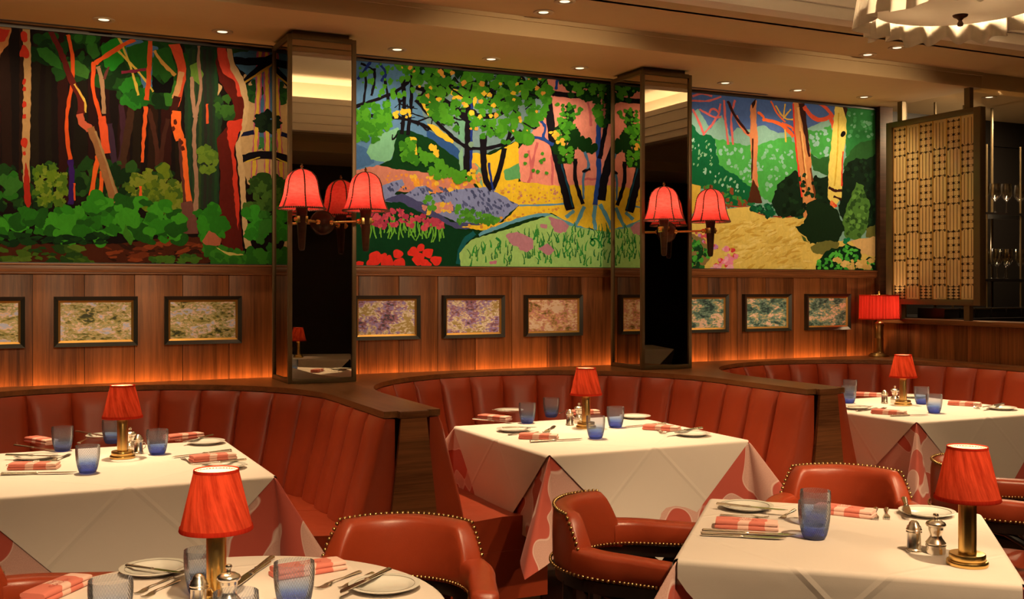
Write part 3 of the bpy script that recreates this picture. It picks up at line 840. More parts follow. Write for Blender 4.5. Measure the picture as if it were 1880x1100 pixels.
# leaves and blossom
for _ in range(70):
    x = m.r.uniform(230, 960); y = m.r.uniform(100, 430)
    if y > 170 + (960 - x) * 0.45: continue
    m.stroke(BK, [(x, y), (x + m.r.uniform(-40, 40), y + m.r.uniform(-40, 40)), (x + m.r.uniform(-90, 90), y + m.r.uniform(-60, 60))], m.r.uniform(6, 12), 4)
m.blobs([(110, 138, 150), (128, 160, 130)], [(300, 120), (980, 130), (960, 400), (560, 480), (400, 400)], 30, 8, 15)
YL = (238, 194, 52)
m.poly(YL, [(385, 370), (430, 380), (520, 455), (510, 468), (440, 430)], 5); m.poly(YL, [(480, 195), (570, 200), (572, 250), (520, 240)], 5); m.poly(YL, [(350, 250), (380, 260), (410, 330), (390, 330)], 5); m.poly(YL, [(300, 430), (335, 440), (340, 520), (318, 545), (298, 480)], 5); m.poly(YL, [(810, 150), (850, 140), (862, 205), (830, 215)], 5); m.poly(YL, [(615, 200), (640, 205), (628, 300), (612, 270)], 4)
DG, G1, G2 = (16, 52, 16), (78, 152, 34), (56, 126, 28)
m.blobs([DG], [(1040, 370), (1090, 250), (1120, 420), (1200, 430), (1215, 500), (1100, 520), (1080, 560), (1015, 520)], 34, 18, 32); m.blobs([DG, (28, 70, 22)], [(1050, 140), (1330, 160), (1330, 330), (1250, 380), (1200, 250), (1090, 235)], 40, 18, 34); m.blobs([DG], [(240, 70), (600, 90), (960, 140), (980, 260), (800, 240), (420, 190)], 46, 16, 30)
canopy = [(200, 66), (450, 84), (960, 136), (1000, 240), (960, 330), (880, 460), (760, 460), (620, 430), (560, 330), (400, 310), (340, 240), (300, 130)]
m.blobs([G1, G2, (66, 140, 30)], canopy, 66, 15, 36)
for _ in range(34):
    x = m.r.uniform(300, 960); y = m.r.uniform(110, 400)
    if not inside((x, y), canopy): continue
    m.stroke(BK, [(x, y), (x + m.r.uniform(-40, 40), y + m.r.uniform(-40, 40)), (x + m.r.uniform(-90, 90), y + m.r.uniform(-60, 60))], m.r.uniform(8, 15), 5)
m.blobs([G1, G2, (66, 140, 30)], canopy, 42, 15, 36); m.blobs([G1, G2], [(20, 280), (190, 270), (240, 360), (130, 450), (20, 450)], 44, 15, 30); m.blobs([G1, G2], [(250, 440), (310, 420), (340, 560), (280, 560)], 16, 16, 30); m.blobs([G1], [(330, 480), (460, 560), (520, 640), (420, 640), (360, 560)], 22, 12, 26)
m.blobs([G1, G2], [(400, 240), (470, 280), (540, 400), (430, 340)], 20, 16, 28); m.blobs([G1], [(500, 600), (590, 610), (600, 660), (520, 650)], 12, 12, 22); m.blobs([G1], [(50, 60), (340, 80), (330, 200), (200, 260), (60, 180)], 18, 10, 22); m.blobs([G1, G2], [(1050, 270), (1100, 260), (1110, 440), (1040, 500), (1020, 430)], 22, 11, 20); m.blobs([G1], [(1040, 160), (1260, 170), (1260, 240), (1100, 220)], 16, 12, 24); m.blobs([G1], [(1040, 490), (1130, 500), (1100, 560), (1040, 550)], 10, 12, 20); m.blobs([G1, G2], [(1200, 280), (1260, 250), (1240, 380)], 9, 14, 26)
m.blobs([(70, 140, 34)], [(850, 480), (990, 480), (990, 620), (880, 620)], 9, 8, 12); m.blobs([(70, 140, 34)], [(1000, 270), (1050, 270), (1190, 300), (1190, 360), (1120, 360)], 9, 8, 14)
m.blobs([YL, (226, 160, 60)], canopy, 20, 7, 17); m.blobs([YL], [(190, 300), (320, 300), (310, 340), (200, 330)], 6, 10, 18); m.blobs([YL, (236, 170, 60)], [(990, 400), (1080, 400), (1060, 480), (1000, 480)], 12, 7, 14); m.blobs([YL], [(390, 480), (460, 480), (440, 530)], 6, 12, 20); m.blobs([YL, (216, 140, 90)], [(590, 560), (650, 580), (640, 660), (590, 640)], 12, 9, 16)
m.finish('garden_mural', 'bright garden mural with black boughs and yellow path, between the two mirrored columns')

# --- mural 3: pale trunks above a yellow lawn
m = Mural(3.538, RX - 0.016, 1240, 140, 2.9725, 13)
m.rect((128, 168, 146))
m.poly((74, 100, 148), [(-60, 60), (1100, 170), (1100, 320), (900, 200), (830, 230), (720, 285), (660, 330), (610, 300), (560, 310), (480, 268), (400, 290), (335, 280), (300, 330), (255, 210), (190, 290), (125, 175), (60, 220), (-60, 220)])
m.poly((72, 162, 68), [(212, 335), (330, 370), (450, 378), (560, 340), (625, 330), (670, 400), (668, 520), (560, 600), (525, 690), (470, 655), (400, 605), (300, 560), (228, 470)], 8); m.blobs([(136, 184, 156), (120, 176, 130)], [(235, 380), (450, 390), (640, 360), (650, 520), (560, 590), (500, 660), (400, 580), (240, 450)], 80, 6, 15, (0.5, 0.9))
m.poly((66, 152, 64), [(718, 290), (780, 300), (850, 265), (866, 340), (846, 480), (740, 430)], 8); m.blobs([(140, 180, 160)], [(730, 300), (850, 290), (840, 440), (760, 410)], 22, 6, 14)
m.poly((46, 124, 56), [(925, 170), (1100, 180), (1100, 420), (930, 480)], 8); m.blobs([(110, 168, 120), (70, 150, 80)], [(940, 200), (1085, 200), (1085, 330), (940, 340)], 26, 6, 13); m.poly((42, 90, 38), [(735, 420), (790, 450), (840, 430), (842, 545), (750, 510)], 6); m.poly((44, 92, 40), [(915, 480), (960, 400), (1010, 360), (1100, 345), (1100, 440), (915, 510)], 6)
m.poly((12, 92, 48), [(-60, 230), (92, 262), (130, 320), (185, 318), (216, 345), (236, 480), (330, 540), (412, 605), (412, 705), (300, 716), (180, 610), (-60, 600)], 8); m.blobs([(150, 190, 160), (120, 170, 120)], [(0, 300), (180, 350), (220, 480), (340, 580), (390, 640), (280, 620), (100, 500), (0, 450)], 70, 5, 12, (0.4, 0.7), 1.9); m.blobs([(132, 66, 34), (60, 130, 50)], [(120, 600), (300, 610), (400, 700), (300, 715), (160, 640)], 40, 6, 14)
m.poly((216, 176, 64), [(-60, 580), (92, 590), (138, 600), (140, 700), (92, 755), (-60, 760)])
m.poly((226, 194, 92), [(-60, 760), (92, 762), (300, 724), (430, 708), (500, 772), (740, 768), (780, 900), (960, 900), (1100, 880), (1100, 1090), (-60, 1090)], 5)
m.blobs([(206, 166, 66), (234, 206, 112), (214, 180, 80)], [(200, 780), (480, 790), (700, 800), (740, 1050), (330, 1050)], 90, 14, 44, (0.15, 0.3), -0.3)
m.stroke((150, 56, 36), [(130, 640), (300, 716), (410, 706)], 6); m.stroke((150, 56, 36), [(420, 730), (480, 760), (600, 772), (690, 755)], 7)
m.blobs([(12, 84, 48), (16, 66, 40), (30, 110, 60)], [(410, 690), (500, 700), (700, 720), (700, 765), (480, 762), (420, 720)], 34, 12, 24)
for s_ in ([(92, 180), (130, 250), (156, 322)], [(246, 150), (235, 220), (160, 310)], [(265, 130), (272, 230), (288, 374)], [(325, 130), (300, 220), (314, 374)], [(60, 130), (180, 140), (250, 110)], [(130, 180), (220, 230), (250, 220)], [(92, 110), (140, 90), (200, 110)], [(240, 200), (200, 170), (180, 210)]): m.stroke((206, 100, 92), s_, 11)
m.poly((16, 36, 18), [(525, 690), (560, 585), (655, 512), (710, 570), (840, 540), (842, 710), (765, 690), (705, 765), (560, 765)], 8); m.poly((14, 34, 18), [(905, 540), (940, 470), (985, 445), (1040, 455), (1100, 415), (1100, 850), (1040, 840), (940, 890), (890, 720)], 8)
m.stroke((212, 112, 74), [(330, 215), (360, 280), (420, 334)], 16, 22); m.stroke((56, 22, 18), [(286, 135), (322, 215), (400, 315)], 13); m.poly((206, 128, 78), [(408, 160), (442, 128), (440, 240), (452, 330), (444, 480), (452, 610), (418, 610), (416, 480), (408, 350)], 3); m.poly((40, 18, 12), [(414, 150), (440, 122), (436, 150), (420, 180)], 2); m.stroke((70, 30, 18), [(422, 340), (420, 420), (416, 560)], 8); m.poly((76, 38, 18), [(420, 560), (450, 605), (476, 692), (392, 690), (410, 610)], 4)
for s_, w_ in (([(476, 236), (560, 250), (610, 290), (645, 330)], 19), ([(448, 196), (486, 222), (478, 240)], 13), ([(580, 255), (640, 280), (640, 300)], 11), ([(520, 135), (560, 215), (600, 250)], 9)): m.stroke((232, 100, 46), s_, w_)
for s_ in ([(598, 150), (590, 232)], [(545, 160), (590, 232), (642, 236)], [(630, 180), (590, 230)], [(598, 290), (602, 360)]): m.stroke((226, 176, 66), s_, 8)
m.poly((208, 136, 76), [(640, 142), (692, 142), (714, 260), (738, 430), (748, 600), (768, 672), (722, 700), (734, 770), (700, 772), (690, 600), (662, 420), (645, 260)], 3); m.stroke((56, 26, 20), [(686, 145), (704, 250), (724, 400), (732, 440)], 34, 8); m.stroke((226, 60, 40), [(642, 150), (650, 320), (668, 480), (690, 660)], 8); m.stroke((110, 56, 26), [(738, 500), (752, 600), (766, 670)], 9); m.stroke((236, 176, 100), [(668, 170), (690, 340), (714, 560)], 12); m.stroke((160, 90, 44), [(680, 300), (700, 480), (720, 660)], 6)
for s_, w_ in (([(700, 165), (745, 225), (800, 244), (858, 210)], 22), ([(760, 140), (820, 165), (862, 225)], 16), ([(846, 220), (864, 280)], 22)): m.stroke((220, 84, 50), s_, w_)
m.poly((232, 204, 96), [(870, 160), (928, 172), (934, 300), (914, 450), (908, 600), (908, 660), (868, 724), (830, 660), (836, 500), (852, 350), (862, 260)], 3); m.stroke((214, 60, 40), [(914, 410), (908, 520), (908, 600)], 8); m.stroke((206, 170, 60), [(890, 200), (886, 400), (868, 600)], 8); m.poly((60, 28, 20), [(912, 165), (940, 175), (928, 225)], 2); m.blob((20, 14, 12), 913, 316, 14, 1.3); m.stroke((56, 26, 18), [(836, 606), (870, 628), (908, 622)], 16); m.stroke((56, 26, 18), [(862, 656), (906, 672)], 13); m.blobs([(222, 66, 44), (232, 120, 60)], [(840, 680), (870, 690), (892, 726), (860, 712)], 8, 6, 12)
m.blobs([(24, 52, 24), (10, 26, 12)], [(560, 600), (655, 530), (830, 560), (830, 690), (700, 750), (570, 750)], 40, 8, 16)
m.blobs([(24, 52, 24), (10, 26, 12)], [(930, 490), (1090, 440), (1090, 830), (950, 860)], 50, 8, 16)
m.poly((18, 40, 18), [(652, 824), (702, 800), (716, 740), (722, 694), (764, 672), (830, 700), (884, 724), (922, 830), (884, 905), (735, 914), (690, 862)], 10); m.poly((64, 92, 40), [(680, 860), (735, 912), (700, 900)])
m.poly((78, 122, 46), [(988, 578), (1030, 596), (1030, 650), (1062, 690), (1048, 830), (1004, 894), (930, 884), (912, 800), (945, 690)], 7); m.blobs([(44, 76, 30), (100, 150, 60), (52, 90, 34)], [(985, 600), (1030, 620), (1050, 700), (1040, 820), (1000, 870), (930, 860), (930, 780)], 60, 6, 14)
m.poly((108, 108, 48), [(738, 934), (780, 906), (835, 898), (892, 906), (880, 948), (800, 974), (752, 962)], 7); m.poly((106, 104, 44), [(1040, 830), (1100, 810), (1100, 880), (1040, 880)], 5); m.poly((222, 178, 108), [(955, 895), (1100, 872), (1100, 985), (1010, 965)], 5)
m.poly((10, 44, 20), [(768, 1012), (835, 950), (940, 915), (1012, 945), (1012, 1000), (1100, 985), (1100, 1090), (762, 1090)], 8); m.blobs([(84, 186, 60), (60, 156, 50)], [(775, 1010), (940, 925), (1000, 950), (1000, 1000), (1090, 1010), (1090, 1055), (775, 1055)], 80, 7, 16, (0.5, 0.9)); m.blobs([(230, 192, 110), (216, 176, 90)], [(860, 995), (900, 990), (1000, 1010), (1085, 1000), (1085, 1055), (940, 1055)], 26, 8, 18); m.blobs([(20, 120, 70)], [(920, 870), (950, 880), (945, 905), (920, 905)], 4, 10, 14)
m.poly((136, 112, 62), [(-60, 850), (92, 860), (180, 900), (188, 1000), (92, 1090), (-60, 1090)], 6); m.blobs([(74, 162, 52), (40, 110, 40), (20, 60, 26)], [(0, 860), (110, 870), (185, 940), (180, 1040), (0, 1080)], 40, 12, 24); m.blobs([(206, 80, 90), (190, 130, 180), (222, 184, 80)], [(100, 850), (190, 870), (230, 940), (180, 930)], 26, 7, 14)
m.blobs([(234, 136, 156), (220, 66, 66), (240, 170, 180)], [(255, 925), (330, 955), (330, 985), (290, 980), (330, 1050), (190, 1056), (190, 1000), (260, 1000)], 40, 8, 16)
m.finish('lawn_mural', 'mural of pale tree trunks above a yellow lawn, right of the second mirrored column')
# ------------------------------------------------------------------ downlights
def downlight(x, y, z, label, power, target, spot=70, blend=0.8, size=0.03, group=None, lens='downlight'):
    t = thing('downlight', label, 'downlight', (x, y, z), 0, group)
    B().lathe([(0.052, -0.004), (0.052, 0.0), (0.036, 0.0), (0.032, -0.002), (0.036, -0.005), (0.048, -0.006)], 28, closed=True).build('trim_ring', 'ring', t)
    B().lathe([(0.0, -0.0005), (0.025, -0.0015)], 20).build('lens', lens, t)
    light('SPOT', 'spot_beam', (0, 0, -0.02), power, WARM, aim((x, y, z), target), t, spot_size=radians(spot), spot_blend=blend, shadow_soft_size=size)
    return t

for (px, py), lab in (((190, 37), 'above the red-spotted pale trunk of the forest mural'), ((408, 58), 'above the biggest red trunk of the forest mural'),
                      ((730, 90), 'just right of the first mirrored column'), ((904, 107), 'above the main black bough of the garden mural'),
                      ((1066, 124), 'just left of the second mirrored column'), ((1331, 152), 'just right of the second mirrored column'),
                      ((1462, 166), 'above the middle trunk of the lawn mural'), ((1581, 179), 'above the right end of the lawn mural')):
    p = px_h(px, py, SOF)
    downlight(p.x, 5.465, SOF - 0.001, 'small recessed ceiling downlight ' + lab, P_WALL, (p.x, 5.62, 1.0), 140, 1.0)
for x in (-0.13, -0.69, -1.25):
    light('SPOT', 'spot_beam', (x, 5.465, SOF - 0.02), P_WALL, WARM, aim((x, 5.465, SOF), (x, 5.62, 1.0)), spot_size=radians(140), spot_blend=1.0, shadow_soft_size=0.03)
for (px, py), lab, n_ in (((998, 22), 'over the middle booth, nearer the murals of the two', 1), ((1037, 2), 'over the middle booth, cut by the top edge', 1),
                          ((1593, 100), 'over the right booth, nearer the murals, below the chandelier ruffle', 2), ((1647, 87), 'over the right booth, close under the chandelier ruffle', 2)):
    p = px_h(px, py, MID)
    downlight(p.x, p.y, MID - 0.001, 'small tilted ceiling downlight ' + lab, P_BOOTH * 0.62, (BX[n_], 4.30, 0.75), 66, 1.0)
light('SPOT', 'spot_beam', (0.37, 4.66, MID - 0.02), P_BOOTH, WARM, aim((0.37, 4.66, MID), (0.36, 4.25, 0.75)), spot_size=radians(66), spot_blend=1.0, shadow_soft_size=0.03)
for x_ in (0.30, 2.49, 4.62):  # added spots without fixtures, out of view, to light the murals evenly
    light('SPOT', 'spot_beam', (x_, 0.80, SOF - 0.02), P_WASH, WARM, aim((x_, 0.80, SOF), (x_, WY, 1.98)), spot_size=radians(28), spot_blend=0.75, shadow_soft_size=0.04)
p = px_h(1816, 178, MID)
downlight(p.x, p.y, MID - 0.001, 'small ceiling downlight above the bar, right of the etched screen', 7, (p.x, p.y, 0), 60)
for (x, y, tx, ty) in ((2.0, 0.92, 2.0, 2.15), (0.42, 0.92, 0.42, 2.2), (3.3, 0.92, 3.1, 2.7)):
    light('SPOT', 'spot_beam', (x, y, MID - 0.02), P_FRONT, WARM, aim((x, y, MID), (tx, ty, 0.75)), spot_size=radians(48), spot_blend=0.7, shadow_soft_size=0.03)

for x_ in (0.4, 2.4, 4.4):  # added fill, no fixtures: brightens the hanging cloth fronts
    light('SPOT', 'spot_beam', (x_, -0.3, SOF - 0.02), P_FILL, WARM, aim((x_, -0.3, SOF), (x_ + 0.05, 3.7, 0.55)), spot_size=radians(34), spot_blend=0.9, shadow_soft_size=0.05)

# ------------------------------------------------------------------ framed pictures
def mural_x(px):
    return px_y(px, 600, WY - 0.03).x
G = lambda *c: tuple(c)
PAL = {
    'green': [(0.20, G(0.03, 0.04, 0.012)), (0.36, G(0.26, 0.25, 0.06)), (0.48, G(0.62, 0.50, 0.26)), (0.56, G(0.30, 0.34, 0.15)), (0.66, G(0.86, 0.62, 0.50)), (0.82, G(0.50, 0.56, 0.80))],
    'violet': [(0.20, G(0.06, 0.05, 0.09)), (0.38, G(0.36, 0.16, 0.24)), (0.48, G(0.30, 0.27, 0.70)), (0.57, G(0.56, 0.36, 0.34)), (0.66, G(0.92, 0.80, 0.70)), (0.80, G(0.42, 0.32, 0.12))],
    'rose': [(0.20, G(0.14, 0.10, 0.03)), (0.38, G(0.44, 0.28, 0.10)), (0.50, G(0.60, 0.24, 0.28)), (0.60, G(0.66, 0.42, 0.20)), (0.75, G(0.88, 0.68, 0.56))],
    'teal': [(0.20, G(0.02, 0.05, 0.06)), (0.42, G(0.11, 0.23, 0.19)), (0.54, G(0.24, 0.38, 0.36)), (0.64, G(0.46, 0.44, 0.18)), (0.74, G(0.86, 0.62, 0.54))],
}
pics = ((46 - 160, 46, 'green', 'cut off by the left edge of the picture'), (102, 253, 'green', 'with olive and pink dabs, second from the left edge'),
        (303, 444, 'green', 'with olive and cream dabs, just left of the first mirrored column'), (636, 772, 'violet', 'with white dabs on plum, just right of the first mirrored column'),
        (811, 927, 'violet', 'with white dabs on violet blue, middle one below the garden mural'), (962, 1070, 'rose', 'with rosy brown dabs, left of the second mirrored column'),
        (1240, 1338, 'teal', 'with blue and green dabs, just right of the second mirrored column'), (1364, 1453, 'teal', 'with dark green pond dabs, middle one below the lawn mural'),
        (1478, 1562, 'teal', 'with dark pond dabs, nearest the pleated lamp'))
cens = []
for k, (a, c, pal, lab) in enumerate(pics):
    xr = mural_x(c)
    xc = xr - 0.197
    w, z0, z1 = 0.197, 1.121, 1.372
    root = thing('framed_picture', 'small gold-lined painting ' + lab, 'picture', (xc, WY, (z0 + z1) / 2))
    h = (z1 - z0) / 2
    def ringmesh(w0, h0, w1, h1, y0, y1):
        b = B()
        o = [(-w0, y0, -h0), (w0, y0, -h0), (w0, y0, h0), (-w0, y0, h0)]
        i = [(-w1, y1, -h1), (w1, y1, -h1), (w1, y1, h1), (-w1, y1, h1)]
        b.add(o + i, [(0, 1, 5, 4), (1, 2, 6, 5), (2, 3, 7, 6), (3, 0, 4, 7)])
        return b
    b = ringmesh(w, h, w, h, 0.0, -0.034); k0 = b
    b.add(*[(r.v, r.f) for r in [ringmesh(w, h, w - 0.020, h - 0.020, -0.034, -0.026)]][0])
    b.add(*[(r.v, r.f) for r in [ringmesh(w - 0.020, h - 0.020, w - 0.020, h - 0.020, -0.026, -0.012)]][0])
    b.build('frame', 'frame', root, weld=True, sharp=20)
    b = ringmesh(w - 0.020, h - 0.020, w - 0.031, h - 0.031, -0.022, -0.014)
    b.build('liner', 'gold', root, sharp=20)
    sc = 1.0 + 0.13 * (k % 3)
    mt = painting('pond_painting_%d' % k, [(p_, tuple(min(0.95, 1.12 * v_ + 0.01) for v_ in c_)) for p_, c_ in PAL[pal]], 9 * sc if pal != 'violet' else 12, 22 if pal in ('green', 'teal') else 14, k * 3.7 + 1)
    B().box(-w + 0.030, w - 0.030, -0.0142, -0.004, -h + 0.030, h - 0.030).build('painting', mt, root)

# ------------------------------------------------------------------ booths
RC, YC, YE = 0.945, 4.615, 3.925     # radius and centre of the curved back, front end of the sides

def path_frames(n_side=8, n_arc=40):
    """The leather's top edge from the right front end round the back to the left one: (x, y), outward."""
    out = []
    for i in range(n_side):
        out.append(((RC, YE + (YC - YE) * i / n_side), (1, 0)))
    for i in range(n_arc + 1):
        a = pi * i / n_arc
        out.append(((RC * cos(a), YC + RC * sin(a)), (cos(a), sin(a))))
    for i in range(1, n_side + 1):
        out.append(((-RC, YC + (YE - YC) * i / n_side), (-1, 0)))
    return out

LS = YC - YE
TOT = 2 * LS + pi * RC
def at_s(s):
    if s < LS: return ((RC, YE + s), (1, 0))
    if s > TOT - LS: return ((-RC, YE + TOT - s), (-1, 0))
    a = (s - LS) / RC
    return ((RC * cos(a), YC + RC * sin(a)), (cos(a), sin(a)))

SEAT = 0.47
def lean(z):
    """How far the back has come forward of its top edge at height z."""
    t = min(1, max(0, (0.905 - z) / (0.905 - SEAT)))
    return 0.105 * t ** 1.15 + 0.012

NCH = 21
def booth(cx, label):
    root = thing('banquette', label, 'banquette', (cx, 0, 0), 0, 'curved booth banquettes')
    for c in range(NCH):
        s0, s1 = TOT * c / NCH, TOT * (c + 1) / NCH
        def front(u, v):
            s = s0 + (s1 - s0) * u
            (x, y), (nx, ny) = at_s(s)
            z = SEAT - 0.04 + (0.908 - SEAT + 0.04) * v
            e = 1 - abs(2 * u - 1) ** 3.4
            puff = 0.036 * e * (0.55 + 0.45 * min(1, v * 3)) * (1 - 0.25 * v)
            d = lean(z) + puff
            if v > 0.9:
                q = (v - 0.9) / 0.1
                d *= 1 - 0.45 * q * q
            return (x - nx * d, y - ny * d, z)
        def rear(u, v):
            s = s0 + (s1 - s0) * u
            (x, y), (nx, ny) = at_s(s)
            z = SEAT - 0.04 + (0.905 - SEAT + 0.04) * v
            return (x + nx * 0.03, y + ny * 0.03, z)
        b = B()
        nu, nv = 13, 14
        b.grid(front, nu, nv); k2 = len(b.v)
        b.grid(rear, nu, nv)
        for j in range(nv - 1):
            b.f.append((j, j + 1, k2 + j + 1, k2 + j)); e = (nu - 1) * nv
            b.f.append((e + j, k2 + e + j, k2 + e + j + 1, e + j + 1))
        for i in range(nu - 1):
            a = i * nv + nv - 1; b.f.append((a, a + nv, k2 + a + nv, k2 + a))
            a = i * nv; b.f.append((a, k2 + a, k2 + a + nv, a + nv))
        b.build('back_channel', 'leather', root, sharp=60)
    # seat cushions: a rounded section swept in seven lengths
    d0, d1 = 0.05, 0.53
    sec = [(-d0, SEAT - 0.13), (-d0, SEAT - 0.01), (-d0 - 0.1, SEAT + 0.002), (-(d0 + d1) / 2, SEAT + 0.012), (-d1 + 0.07, SEAT + 0.006), (-d1 + 0.03, SEAT - 0.006), (-d1 + 0.008, SEAT - 0.03), (-d1, SEAT - 0.07), (-d1 + 0.004, SEAT - 0.11), (-d1 + 0.02, SEAT - 0.13)]
    cuts = [0, 0.115, 0.27, 0.42, 0.58, 0.73, 0.885, 1.0]
    for a, c in zip(cuts, cuts[1:]):
        n = 10
        fr = [at_s(TOT * (a + (c - a) * (i / n)) + (0.002 if i == 0 else -0.002 if i == n else 0)) for i in range(n + 1)]
        B().sweep(fr, sec).build('seat_cushion', 'leather', root, sharp=50)
    fr = [at_s(TOT * i / 60) for i in range(61)]
    B().sweep(fr, [(-0.06, 0.14), (-0.06, 0.34), (-0.495, 0.34), (-0.495, 0.14)]).build('seat_front', 'leather', root)
    B().sweep(fr, [(-0.06, 0.0), (-0.06, 0.14), (-0.46, 0.14), (-0.46, 0.0)]).build('plinth', 'wood_dark', root)
    return root

booth(BX[0], 'curved red leather booth banquette at the left, below the forest mural')
booth(BX[1], 'curved red leather booth banquette in the middle, below the garden mural')
booth(BX[2], 'curved red leather booth banquette at the right, in the corner below the lawn mural')

# the continuous wooden ledge on top of all three booths
led = B()
hp = PITCH / 2
def outer(x, y):
    """Where the ray from the arc's centre through (x, y) leaves the booth's cell."""
    if y <= YC: return (hp if x > 0 else -hp, y)
    dx, dy = x, y - YC
    t = min(hp / abs(dx) if abs(dx) > 1e-9 else 1e9, (WY - 0.055 - YC) / dy)
    return (dx * t, YC + dy * t)
for cx in BX:
    xo = RX - cx if cx == BX[2] else hp
    base = []
    ang = sorted([pi * i / 48 for i in range(49)] + [atan2(WY - 0.055 - YC, hp), pi - atan2(WY - 0.055 - YC, hp)])
    pts = [((RC, YE), 0)] + [((RC * cos(a), YC + RC * sin(a)), a) for a in ang] + [((-RC, YE), 0)]
    k = len(led.v)
    for (x, y), a in pts:
        nx, ny = (cos(a), sin(a)) if y > YC + 1e-6 else ((1, 0) if x > 0 else (-1, 0))
        ox, oy = outer(x, y)
        ix, iy = x - nx * 0.014, y - ny * 0.014
        led.v += [(cx + ix, iy, 0.911), (cx + ix, iy, LEDGE), (cx + ox, oy, LEDGE), (cx + ox, oy, 0.911)]
    for i in range(len(pts) - 1):
        a = k + 4 * i
        for j in range(4):
            led.f.append((a + j, a + (j + 1) % 4, a + 4 + (j + 1) % 4, a + 4 + j))
    led.f.append((k, k + 1, k + 2, k + 3)); e = k + 4 * (len(pts) - 1); led.f.append((e + 3, e + 2, e + 1, e))
tag(led.build('banquette_ledge', 'woody', sharp=30), 'long glossy walnut ledge capping the curved booth backs along the wall', 'ledge')
# warm light tape in the slot behind the ledge
tape = thing('light_tape', 'hidden amber light tape in the slot behind the ledge, glowing up the wainscot', 'light', (0, 0, 0))
B().box(-0.7, RX - 0.1, WY - 0.034, WY - 0.022, 0.893, 0.897).build('tape', 'led', tape)
B().box(-0.7, RX - 0.06, WY - 0.055, WY - 0.002, 0.885, 0.893).box(-0.7, RX - 0.06, WY - 0.0545, WY - 0.050, 0.893, 0.934).build('channel', 'black', tape)
light('AREA', 'tape_light', (2.45, WY - 0.030, 0.905), P_LEDGE, AMBER, (pi + radians(8), 0, 0), shape='RECTANGLE', size=6.3, size_y=0.012)

for cx, lab in ((BX[0] + hp, 'between the left and middle booths'), (BX[1] + hp, 'between the middle and right booths')):
    t = thing('booth_divider', 'walnut divider end with a flared foot ' + lab, 'divider', (cx, 0, 0))
    wt = lambda z: 0.052 + 0.062 * min(1, max(0, (0.905 - z) / 0.55))
    zs = [0.0, 0.30, 0.47, 0.62, 0.76, 0.909]
    b = B(); k = 0
    for y in (YE - 0.022, YE - 0.004):
        for z in zs: b.v += [(-wt(z), y, z), (wt(z), y, z)]
    n = len(zs) * 2
    for i in range(len(zs) - 1):
        a = 2 * i
        b.f += [(a, a + 1, a + 3, a + 2), (n + a + 1, n + a, n + a + 2, n + a + 3), (a, a + 2, n + a + 2, n + a), (a + 1, n + a + 1, n + a + 3, a + 3)]
    b.f += [(0, n, n + 1, 1), (n - 2, n - 1, 2 * n - 1, 2 * n - 2)]
    b.build('end_panel', 'woodx', t)
    B().box(-0.05, 0.05, YE - 0.004, 5.2, 0, 0.905).build('core', 'wood_dark', t)
    B().box(-0.060, 0.060, YE - 0.026, YE + 0.002, 0.909, LEDGE).build('cap', 'woodx', t, bevel=0.002)

# ------------------------------------------------------------------ mirrored columns
def mirror_column(cx, label):
    t = tag(thing('mirrored_column', label, 'column', (cx, 5.425, LEDGE), 0), kind='thing')
    w, H, f = 0.176, 2.683 - LEDGE, 0.021
    for sx in (-1, 1):
        for sy in (-1, 1):
            B().box(sx * w - (f if sx > 0 else 0), sx * w + (f if sx < 0 else 0), sy * w - (f if sy > 0 else 0), sy * w + (f if sy < 0 else 0), 0, H).build('post', 'bronze', t, bevel=0.0015)
    for z in (0, H - f):
        for s_ in (-1, 1):
            y0 = s_ * w - (f if s_ > 0 else 0)
            B().box(-w + f, w - f, y0, y0 + f, z, z + f * 1.15).build('rail', 'bronze', t, bevel=0.0015)
            B().box(y0, y0 + f, -w + f, w - f, z, z + f * 1.15).build('rail', 'bronze', t, bevel=0.0015)
    q = w - 0.009
    for (x0, x1, y0, y1) in ((-w + f, w - f, -q, -q + 0.006), (-w + f, w - f, q - 0.006, q), (-q, -q + 0.006, -w + f, w - f), (q - 0.006, q, -w + f, w - f)):
        B().box(x0, x1, y0, y1, f, H - f).build('mirror_panel', 'mirror', t)
    B().box(-w + 0.03, w - 0.03, -w + 0.03, w - 0.03, H - 0.001, SOF - LEDGE + 0.004).build('head', 'bronze', t)
    B().box(-w + 0.02, w - 0.02, -w + 0.02, w - 0.02, 0.004, H - 0.01).build('core', 'black', t)
    return t
C1, C2 = 1.4555, 3.529
mirror_column(C1, 'tall bronze framed mirrored column between the forest and garden murals')
mirror_column(C2, 'tall bronze framed mirrored column between the garden and lawn murals')

# ------------------------------------------------------------------ wall sconces
def bell_profile(n=12):
    pts = [(0.112, 0.0), (0.106, 0.012), (0.095, 0.040), (0.086, 0.072), (0.081, 0.105), (0.076, 0.132), (0.066, 0.156), (0.048, 0.175), (0.024, 0.186), (0.006, 0.189)]
    return pts

